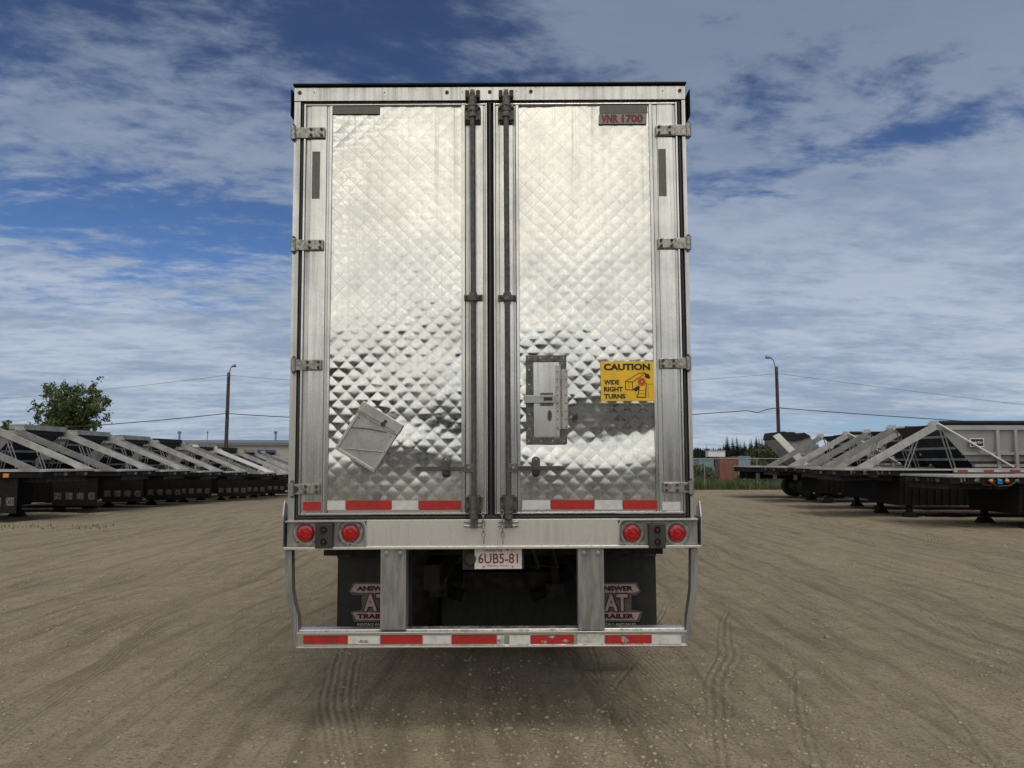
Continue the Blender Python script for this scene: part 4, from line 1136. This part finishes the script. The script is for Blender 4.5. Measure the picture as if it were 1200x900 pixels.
for k, xx in enumerate((.35, 1.1, 2.0)):
    mb = MB(); mb.box(xx, xx + .16, -1.15, -1.10, .82, 1.12, 'tag_white'); mb.build('mud_flap_tag', th)
for xx in (2.75, 3.95):
    for yy in (-.98, .98):
        mb = MB(); mb.lathe([(-.26, .30), (-.27, .44), (-.25, .49), (.25, .49), (.27, .44), (.26, .30)], 'tyre_rubber', 28, 'y'); mb.lathe([(-.24, .30), (-.20, .27), (-.12, .12), (-.10, .0001)], 'galvanised', 18, 'y'); wh = mb.build('wheel', th); wh.location = (xx, yy, .5)

# left row: noses point right into the lane
G2 = 'gravel trailers parked along the left side of the yard'
stA = dict(tarp='tarp_black', side='hopper_grey', near='pale_beam', far='grey_beam', front='hopper_dark')
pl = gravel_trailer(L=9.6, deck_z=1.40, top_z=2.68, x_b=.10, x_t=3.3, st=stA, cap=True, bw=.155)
skirt_tags(pl, 1)
LROW = [(-12.5, 21.9, 'leftmost gravel trailer, cut by the photo edge, pale beam running down to an amber marker'),
        (-12.4, 25.7, 'gravel trailer under the left edge of the green tree, wide pale cap on top'),
        (-12.5, 28.9, 'gravel trailer directly below the green tree, pale cap and black framing'),
        (-12.4, 32.0, 'gravel trailer just right of the green tree, second pale cap from it'),
        (-12.5, 35.3, 'left row gravel trailer with a sagging black tarp instead of a pale cap'),
        (-12.2, 38.9, 'left row gravel trailer with the brightest white beam, left of the wooden pole'),
        (-12.4, 42.5, 'left row gravel trailer with black tarp, straight below the wooden pole'),
        (-12.5, 46.2, 'tan hopper gravel trailer right of the wooden pole, slim rusty top rail'),
        (-12.6, 50.4, 'blue gravel trailer at the end of the left row, half behind the box trailer')]
for i, (x_, y_, lab) in enumerate(LROW):
    o = pl if i == 0 else copy_tree(pl)
    o.location = (x_, y_, float(ground_h(np.array([x_ - 3.0]), np.array([y_]))[0])); o.rotation_euler = (0, 0, R(180 + random.uniform(-2, 2))); o.scale = (1, 1, random.uniform(.965, 1.01) * (.96 if i > 5 else 1)); tag(o, lab, 'trailer', G2)
    for ch in list(o.children):
        k = ch.name.split('.')[0]
        if i in (4, 6) and k == 'tarp': remat(ch, 'tarp_cap', 'tarp_black')
        if i == 5 and k == 'diagonal_beam': remat(ch, 'pale_beam', 'bright_beam')
        if i == 7 and k == 'hopper': remat(ch, 'hopper_grey', 'hopper_tan')
        if i == 7 and k == 'tarp': remat(ch, 'tarp_cap', 'hopper_tan')
        if i == 8: remat(ch, 'hopper_grey', 'hopper_blue'); remat(ch, 'hopper_dark', 'hopper_blue'); remat(ch, 'tarp_cap', 'hopper_blue')
        if i in (4, 6, 8) and k == 'nose_deck': pass
mb = MB(); mb.box(.9, 1.05, 1.26, 1.29, 1.20, 1.31, 'lens_amber'); mb.build('marker_light', pl)

# ================================================================== BUILDING, POLES, WIRES, FENCE, TREES
bl = empty('warehouse', (-30, 92, -.3)); tag(bl, 'long low grey steel warehouse behind the left row of trailers', 'building')
mb = MB(); mb.box(-21, 22, 0, 24, 0, 3.75, 'siding'); mb.build('wall', bl)
mb = MB(); mb.prism([(-21.4, 3.76), (22.4, 3.76), (22.4, 4.08), (-21.4, 4.08)], -.35, 24.3, 'roof_dark')
mb.add([(-21.4, -.35, 4.085), (22.4, -.35, 4.085), (22.4, 12, 4.75), (-21.4, 12, 4.75), (-21.4, 24.3, 4.085), (22.4, 24.3, 4.085)], [(0, 1, 2, 3), (3, 2, 5, 4), (0, 3, 4), (1, 5, 2)], 'galvanised')
rf = mb.build('roof', bl)
for xx in (-11.5, .5, -8):
    mb = MB(); mb.tube([(xx, 4, 4.2), (xx, 4, 5.35)], .12 if xx != -8 else .05, 'galvanised', 10); mb.tube([(xx, 4, 5.36), (xx, 4, 5.6)], .22 if xx != -8 else .08, 'roof_dark', 10); mb.build('roof_vent', rf)
mb = MB(); mb.box(-6, -3, -.06, 0, .1, 3.2, 'paint_white'); mb.build('roller_door', bl)

def pole(u_, Yd, top_v, arm, lab):
    X_ = (u_ - 600) / 900 * Yd * 1.0; top = CAM_H + (540 - top_v) / 900 * Yd * 1.005
    r_ = empty('utility_pole', (X_, Yd, 0)); tag(r_, lab, 'utility pole', 'wooden utility poles along the back of the yard')
    mb = MB(); mb.tube([(0, 0, 0), (0, 0, top)], [.145, .11], 'wood_pole', 12); mb.build('post', r_)
    mb = MB(); ax, az = arm
    mb.tube([(0, -.1, top - .35), (ax * .6, -.15, top + az * .75), (ax, -.2, top + az)], .035, 'galvanised', 8); am = mb.build('lamp_arm', r_)
    mb = MB(); mb.tube([(ax * .95, -.2, top + az + .0), (ax * 1.9 , -.2, top + az + .06)], [.06, .12], 'galvanised', 8); mb.build('lamp_head', am)
    mb = MB(); mb.tube([(0, -.17, top - .8), (0, -.25, top - .8)], .05, 'galvanised', 8); mb.tube([(0, -.15, CAM_H + (540 - 483) / 900 * Yd), (0, -.26, CAM_H + (540 - 483) / 900 * Yd)], .06, 'rubber', 8); mb.build('insulator', r_)
    return X_, top
YP = 54.0
lx, ltop = pole(266, YP, 437, (.28, .42), 'wooden lamp pole above the left row of trailers, lamp arm leaning right')
rx, rtop = pole(912, YP, 430, (-.42, .60), 'wooden lamp pole above the right row of trailers, lamp arm leaning left')
ZU = lambda v_: CAM_H + (540 - v_) / 900 * YP
ex1, ex2 = -52.0, 62.0
for X_, lab in ((ex1, 'wooden pole beyond the left photo edge carrying the wires'), (ex2, 'wooden pole beyond the right photo edge carrying the wires')):
    mb = MB(); mb.tube([(0, 0, 0), (0, 0, 8.2)], [.145, .11], 'wood_pole', 12); o = mb.build('utility_pole'); o.location = (X_, YP, 0); tag(o, lab, 'utility pole', 'wooden utility poles along the back of the yard')
def wire(p0, p1, sag, r_, lab, n_=24, kinks=()):
    pts = []
    for i in range(n_ + 1):
        t_ = i / n_; p = Vector(p0).lerp(Vector(p1), t_); p.z -= sag * 4 * t_ * (1 - t_)
        for kt, ka in kinks: p.z -= ka * math.exp(-((t_ - kt) / .012) ** 2)
        pts.append(p)
    mb = MB(); mb.tube(pts, r_, 'cable_black', 6); o = mb.build('overhead_wire'); tag(o, lab, 'wire', 'wires strung between the utility poles')
wy = YP - .24
wire((ex1, wy, 3.6), (lx, wy, ZU(485)), .55, .030, 'thick black wire running left from the left pole')
wire((lx, wy, ZU(485)), (rx, wy, ZU(478.5)), .75, .030, 'thick black wire passing behind the box trailer between both poles', 120, ((.962, .20),))
wire((rx, wy, ZU(478.5)), (ex2, wy, 3.1), .30, .030, 'thick black wire running right from the right pole')
wire((ex1, wy, 5.2), (lx, wy, ZU(440)), .45, .010, 'thin upper wire running left from the left pole')
wire((lx, wy, ZU(440)), (rx, wy, ZU(438)), .9, .010, 'thin upper wire behind the box trailer between both poles')
wire((rx, wy, ZU(438)), (ex2, wy, 2.8), .25, .010, 'thin upper wire running down right from the right pole')

# chain-link fence
FY = 45.0; FX0, FX1 = 2.0, 48.0; FH = 1.78
fe = empty('chain_link_fence', ((FX0 + FX1) / 2, FY, 0)); tag(fe, 'low chain link fence along the grassy back edge of the yard', 'fence')
hw = (FX1 - FX0) / 2
n_ = int((FX1 - FX0) / 3.0)
for k in range(n_ + 1):
    mb = MB(); xx = -hw + k * (2 * hw / n_); mb.tube([(xx, 0, 0), (xx, 0, FH + .05)], .035, 'galvanised', 8); mb.build('fence_post', fe)
mb = MB(); mb.tube([(-hw, 0, FH), (hw, 0, FH)], .022, 'galvanised', 8); mb.build('top_rail', fe)
vs = []; fs = []
def ribbon(a, b_, r_):
    o_ = len(vs); vs.extend([(a[0] - r_, 0, a[1]), (a[0] + r_, 0, a[1]), (b_[0] + r_, 0, b_[1]), (b_[0] - r_, 0, b_[1])]); fs.append((o_, o_ + 1, o_ + 2, o_ + 3))
    vs.extend([(a[0], -r_, a[1]), (a[0], r_, a[1]), (b_[0], r_, b_[1]), (b_[0], -r_, b_[1])]); fs.append((o_ + 4, o_ + 5, o_ + 6, o_ + 7))
xx = -hw
while xx < hw - FH:
    ribbon((xx, .03), (xx + FH - .03, FH), .0020); ribbon((xx + FH - .03, .03), (xx, FH), .0020); xx += .075
mb = MB(); mb.add(vs, fs, 'galvanised'); mb.build('wire_mesh', fe)

# grass along the fence foot: blades, uncountable
def blades(name, lab, N, xr, yr, hmin, hmax, m_, seed, clump=1.0, wid=.02):
    rs = np.random.RandomState(seed)
    x = rs.uniform(*xr, N); y = rs.uniform(*yr, N); dn = vnoise(x * .8 + 50, y * .8 + 50, seed)
    k = dn + rs.rand(N) * .6 > .5 * clump; x, y, dn = x[k], y[k], dn[k]; n = len(x)
    h = (hmin + (hmax - hmin) * rs.rand(n) ** 1.6) * (.55 + .9 * dn); an = rs.rand(n) * 6.28; ln = h * .45 * rs.rand(n); w_ = wid * (.6 + rs.rand(n))
    ca, sa = np.cos(an), np.sin(an); la = rs.rand(n) * 6.28
    z0 = np.full(n, .0)
    V = np.stack([np.stack([x - ca * w_, y - sa * w_, z0], -1), np.stack([x + ca * w_, y + sa * w_, z0], -1),
                  np.stack([x + np.cos(la) * ln * .4 + ca * w_ * .7, y + np.sin(la) * ln * .4 + sa * w_ * .7, h * .6], -1),
                  np.stack([x + np.cos(la) * ln, y + np.sin(la) * ln, h], -1)], 1).reshape(-1, 3)
    F = (np.array([(0, 1, 2), (0, 2, 3)])[None] + (np.arange(n) * 4)[:, None, None]).reshape(-1, 3)
    me = bpy.data.meshes.new(name); me.from_pydata(V.tolist(), [], F.tolist()); me.materials.append(MATS[m_])
    o = bpy.data.objects.new(name, me); COL.objects.link(o); tag(o, lab, 'grass', kind='stuff'); return o
blades('grass', 'tall green grass growing along the chain link fence', 30000, (3, 45), (44.2, 47.5), .13, .68, 'grass_green', 61)
blades('grass', 'rough grass and weeds beyond the fence', 26000, (3, 55), (47.5, 75), .15, .55, 'leaf_olive', 62, 1.0, .04)

def leaf_cloud(mb, pts, size, m_, rs, per=1, flat=.5):
    V = []; F = []
    o_ = 0
    for p in pts:
        for _ in range(per):
            c = np.array(p) + rs.randn(3) * size * .9
            a = rs.randn(3); a /= np.linalg.norm(a); b_ = np.cross(a, rs.randn(3)); b_ /= np.linalg.norm(b_)
            s_ = size * (.6 + .8 * rs.rand()); a = a * s_; b_ = b_ * s_ * .55
            V += [tuple(c - a), tuple(c + b_), tuple(c + a), tuple(c - b_)]; F.append((o_, o_ + 1, o_ + 2, o_ + 3)); o_ += 4
    mb.add(V, F, m_)
def broad_tree(name, loc, Ht, Wd, seed, lab, grp, trunk_h, leaf=.11, nb=26, m_='leaf_green', lean=0.0, per=7):
    rs = np.random.RandomState(seed); r_ = empty(name, loc); tag(r_, lab, 'tree', grp)
    tk = MB(); tk.tube([(0, 0, 0), (.05, 0, trunk_h), (.1 + lean * .3, .05, trunk_h + (Ht - trunk_h) * .45)], [Ht * .025, Ht * .02, Ht * .010], 'bark', 8)
    tips = []
    for k in range(nb):
        t_ = rs.rand(); z0 = trunk_h * .75 + (Ht - trunk_h) * .40 * t_
        az = rs.rand() * 6.28; up = rs.uniform(.05, 1.25) if k > 3 else 1.5
        Lb = (Wd * .5 / max(math.cos(up), .45)) * rs.uniform(.62, 1.12); Lb = min(Lb, (Ht - z0) / max(math.sin(up), .25) * rs.uniform(.85, 1.0))
        d_ = np.array([math.cos(az) * math.cos(up), math.sin(az) * math.cos(up), math.sin(up)])
        p0 = np.array([.05, 0, z0]); pts = [p0]
        for q_ in range(1, 5):
            d2 = d_ + rs.randn(3) * .14 + np.array([0, 0, .03 * q_]); pts.append(pts[-1] + d2 * Lb / 4)
        tk.tube([tuple(p_) for p_ in pts], [Ht * .009, Ht * .007, Ht * .005, Ht * .003, Ht * .0015], 'bark', 5, cap=False)
        for q_ in range(1, 5):
            for _ in range(5 if q_ > 1 else 2):
                s0 = pts[q_] - d_ * Lb / 4 * rs.rand(); dd = rs.randn(3); dd /= np.linalg.norm(dd); l_ = Wd * .12 * rs.rand() + .1
                for w_ in range(4): tips.append(s0 + dd * l_ * (w_ + 1) / 4)
    tk.build('trunk', r_)
    lf = MB(); leaf_cloud(lf, tips, leaf, m_, rs, per); lf.build('crown', r_)
    return r_
broad_tree('deciduous_tree', (-41.5, 72, 0), 8.7, 7.2, 3, 'round green tree rising behind the left row of trailers', None, 3.2, .13, 52, per=6)
for i, (u_, Yd, Ht, Wd) in enumerate(((5, 66, 4.9, 3.2),)):
    broad_tree('shrub', ((u_ - 600) / 900 * Yd, Yd, 0), Ht, Wd, 20 + i, ('bush top poking up at the far left photo edge', 'small bush top left of the round green tree', 'small bush top just right of the round green tree')[i], 'bushes behind the left row', 2.0, .13, 12, per=4)
# bushes behind the fence on the right
for i, (u_, Yd, Ht, Wd, m_) in enumerate(((893, 84, 2.9, 4.2, 'leaf_olive'), (884, 80, 1.7, 2.4, 'leaf_green'), (822, 54, .95, 1.2, 'leaf_olive'), (806, 57, 1.1, 2.0, 'leaf_green'), (884, 52, .85, 2.0, 'leaf_olive'), (915, 56, .9, 2.6, 'leaf_green'), (868, 49, .5, 1.0, 'leaf_olive'), (940, 84, 2.6, 4.5, 'leaf_green'))):
    broad_tree('shrub', ((u_ - 600) / 900 * Yd, Yd, 0), Ht, Wd, 40 + i,
               ('tall yellow green bush between the red container and the right pole', 'green bush close behind the blue shed', 'low olive bush before the pale blue tank', 'green bush touching the box trailer edge', 'low olive scrub against the fence, right of the red container', 'green scrub below the right pole', 'smallest olive shrub beside the red container', 'green bush behind the tipped hopper')[i],
               'bushes beyond the fence', .3 * Ht, .10, 22, m_=m_, per=6)
# spruces
def spruce(Ht, seed):
    rs = np.random.RandomState(seed); r_ = empty('spruce_tree', (0, 0, 0))
    mb = MB(); mb.tube([(0, 0, 0), (0, 0, Ht)], [.16, .02], 'bark', 6); mb.build('trunk', r_)
    V = []; F = []; o_ = 0; z = .12 * Ht
    while z < Ht:
        t_ = 1 - (z - .1 * Ht) / (Ht * .9); R_ = Ht * .24 * t_ ** .85 * rs.uniform(.7, 1.15) + .06
        for k in range(16):
            an = rs.rand() * 6.28; l_ = R_ * rs.uniform(.6, 1.15); w_ = l_ * .28 + .04; ca, sa = math.cos(an), math.sin(an)
            V += [(0, 0, z), (ca * l_ * .7 - sa * w_, sa * l_ * .7 + ca * w_, z - l_ * .30), (ca * l_, sa * l_, z - l_ * .38), (ca * l_ * .7 + sa * w_, sa * l_ * .7 - ca * w_, z - l_ * .30)]; F.append((o_, o_ + 1, o_ + 2, o_ + 3)); o_ += 4
        z += Ht * .028
    mb = MB(); mb.add(V, F, 'needle_dark'); mb.build('crown', r_); return r_
protos = [spruce(h_, 70 + i) for i, h_ in enumerate((9.0, 10.0, 11.0, 8.0))]
rs = random.Random(4); cnt = 0
GS = 'spruces of the dark tree line beyond the fence'
for k in range(92):
    u_ = 812 + (k / 91) * 235 + rs.uniform(-2, 2) if k < 84 else (992 + rs.uniform(0, 14), 1020 + rs.uniform(-3, 3))[k % 2]
    Yd = rs.uniform(190, 235)
    want = 540 - 522  # crown tops near this row
    top_px = (8 if u_ < 822 else 12 if u_ < 845 else 21 if u_ < 892 else 22 if u_ < 940 else 16) * 1.12 + rs.uniform(-4, 6) + (6 if k >= 84 else 0)
    Ht = CAM_H + top_px / 900 * Yd
    pr = protos[k % 4]
    o = pr if k < 4 else copy_tree(pr)
    s_ = Ht / (9.0, 10.0, 11.0, 8.0)[k % 4]
    o.location = ((u_ - 600) / 900 * Yd, Yd, 0); o.scale = (s_ * rs.uniform(.9, 1.4),) * 2 + (s_,); o.rotation_euler = (0, 0, rs.uniform(0, 6.28))
    tag(o, 'dark spruce in the far tree line beyond the chain link fence', 'spruce', GS)

# red container, white box, blue sheds
def container(name, u0, u1, Yd, z1, m_, lab, cat, depth=2.4):
    x0, x1 = (u0 - 600) / 900 * Yd, (u1 - 600) / 900 * Yd; r_ = empty(name, ((x0 + x1) / 2, Yd, 0)); tag(r_, lab, cat); w_ = (x1 - x0) / 2
    mb = MB(); mb.box(-w_ + .03, w_ - .03, .03, depth, .1, z1 - .03, m_)
    for k in range(int(w_ * 2 / .28)): mb.box(-w_ + .1 + .28 * k, -w_ + .22 + .28 * k, .0, .04, .2, z1 - .15, m_)
    mb.build('wall_panel', r_)
    mb = MB()
    for xx in (-w_, w_ - .1): mb.box(xx, xx + .1, -.02, .1, .0, z1 - .002, m_)
    mb.box(-w_ + .1, w_ - .1, -.02, .1, z1 - .12, z1, m_); mb.box(-w_ + .1, w_ - .1, -.02, .1, .02, .15, m_); mb.build('corner_frame', r_)
    return r_
container('shipping_container', 842, 864, 56, 1.92, 'container_red', 'brick red container behind the fence with a white box on top', 'container', 1.4)
mb = MB(); mb.box(-.62, .62, 0, .8, 0, .40, 'paint_white'); mb.box(-.66, .66, -.03, .83, .401, .45, 'paint_white'); o = mb.build('white_box', bevel=.02); o.location = (14.95, 56.3, 1.93); tag(o, 'white box sitting on top of the brick red container', 'box')
container('storage_shed', 818, 835, 61, 1.85, 'container_blue', 'pale blue shed left of the red container behind the fence', 'shed')
container('storage_shed', 864, 878, 66, 2.05, 'container_blue', 'pale blue shed right of the red container behind the fence', 'shed')

# tree belts; those behind the camera are unseen, added for the doors to mirror
def belt(name, Yd, hmin, hmax, lab, m_, x0=-420, x1=420):
    rs = np.random.RandomState(9); V = []; F = []; o_ = 0
    for k in range(2600):
        x = rs.uniform(x0, x1); y = Yd + rs.uniform(0, 30) * (-1 if Yd < 0 else 1); h_ = rs.uniform(hmin, hmax); w_ = h_ * rs.uniform(.14, .3); an = rs.rand() * 3.14
        for q_ in range(3):
            ca, sa = math.cos(an + q_ * 1.05), math.sin(an + q_ * 1.05)
            V += [(x - ca * w_, y - sa * w_, 0), (x + ca * w_, y + sa * w_, 0), (x + ca * w_ * .8, y + sa * w_ * .8, h_ * .6), (x, y, h_), (x - ca * w_ * .8, y - sa * w_ * .8, h_ * .6)]; F.append(tuple(range(o_, o_ + 5))); o_ += 5
    mb = MB(); mb.add(V, F, m_); o = mb.build(name); tag(o, lab, 'woodland', kind='stuff'); return o
belt('reflect_woodland', -190, 4, 8, 'far band of dark trees added behind the viewer for the doors to mirror', 'needle_dark')  # unseen, added as something dark for the doors to mirror
belt('dark_reflect_belt', -20, 1.2, 1.95, 'low dark belt added behind the viewer to darken the door reflections', 'needle_dark', -40, 40)  # unseen, added to darken the low part of the door reflections
belt('woodland', 242, 4.2, 6.2, 'dense far woodland low behind the spruces', 'needle_dark', 50, 260)
# weeds at the left edge
blades('weed', 'low weeds in the dirt before the left row', 300, (-14.5, -9.8), (18.6, 19.6), .02, .10, 'grass_green', 63, 1.35, .012)
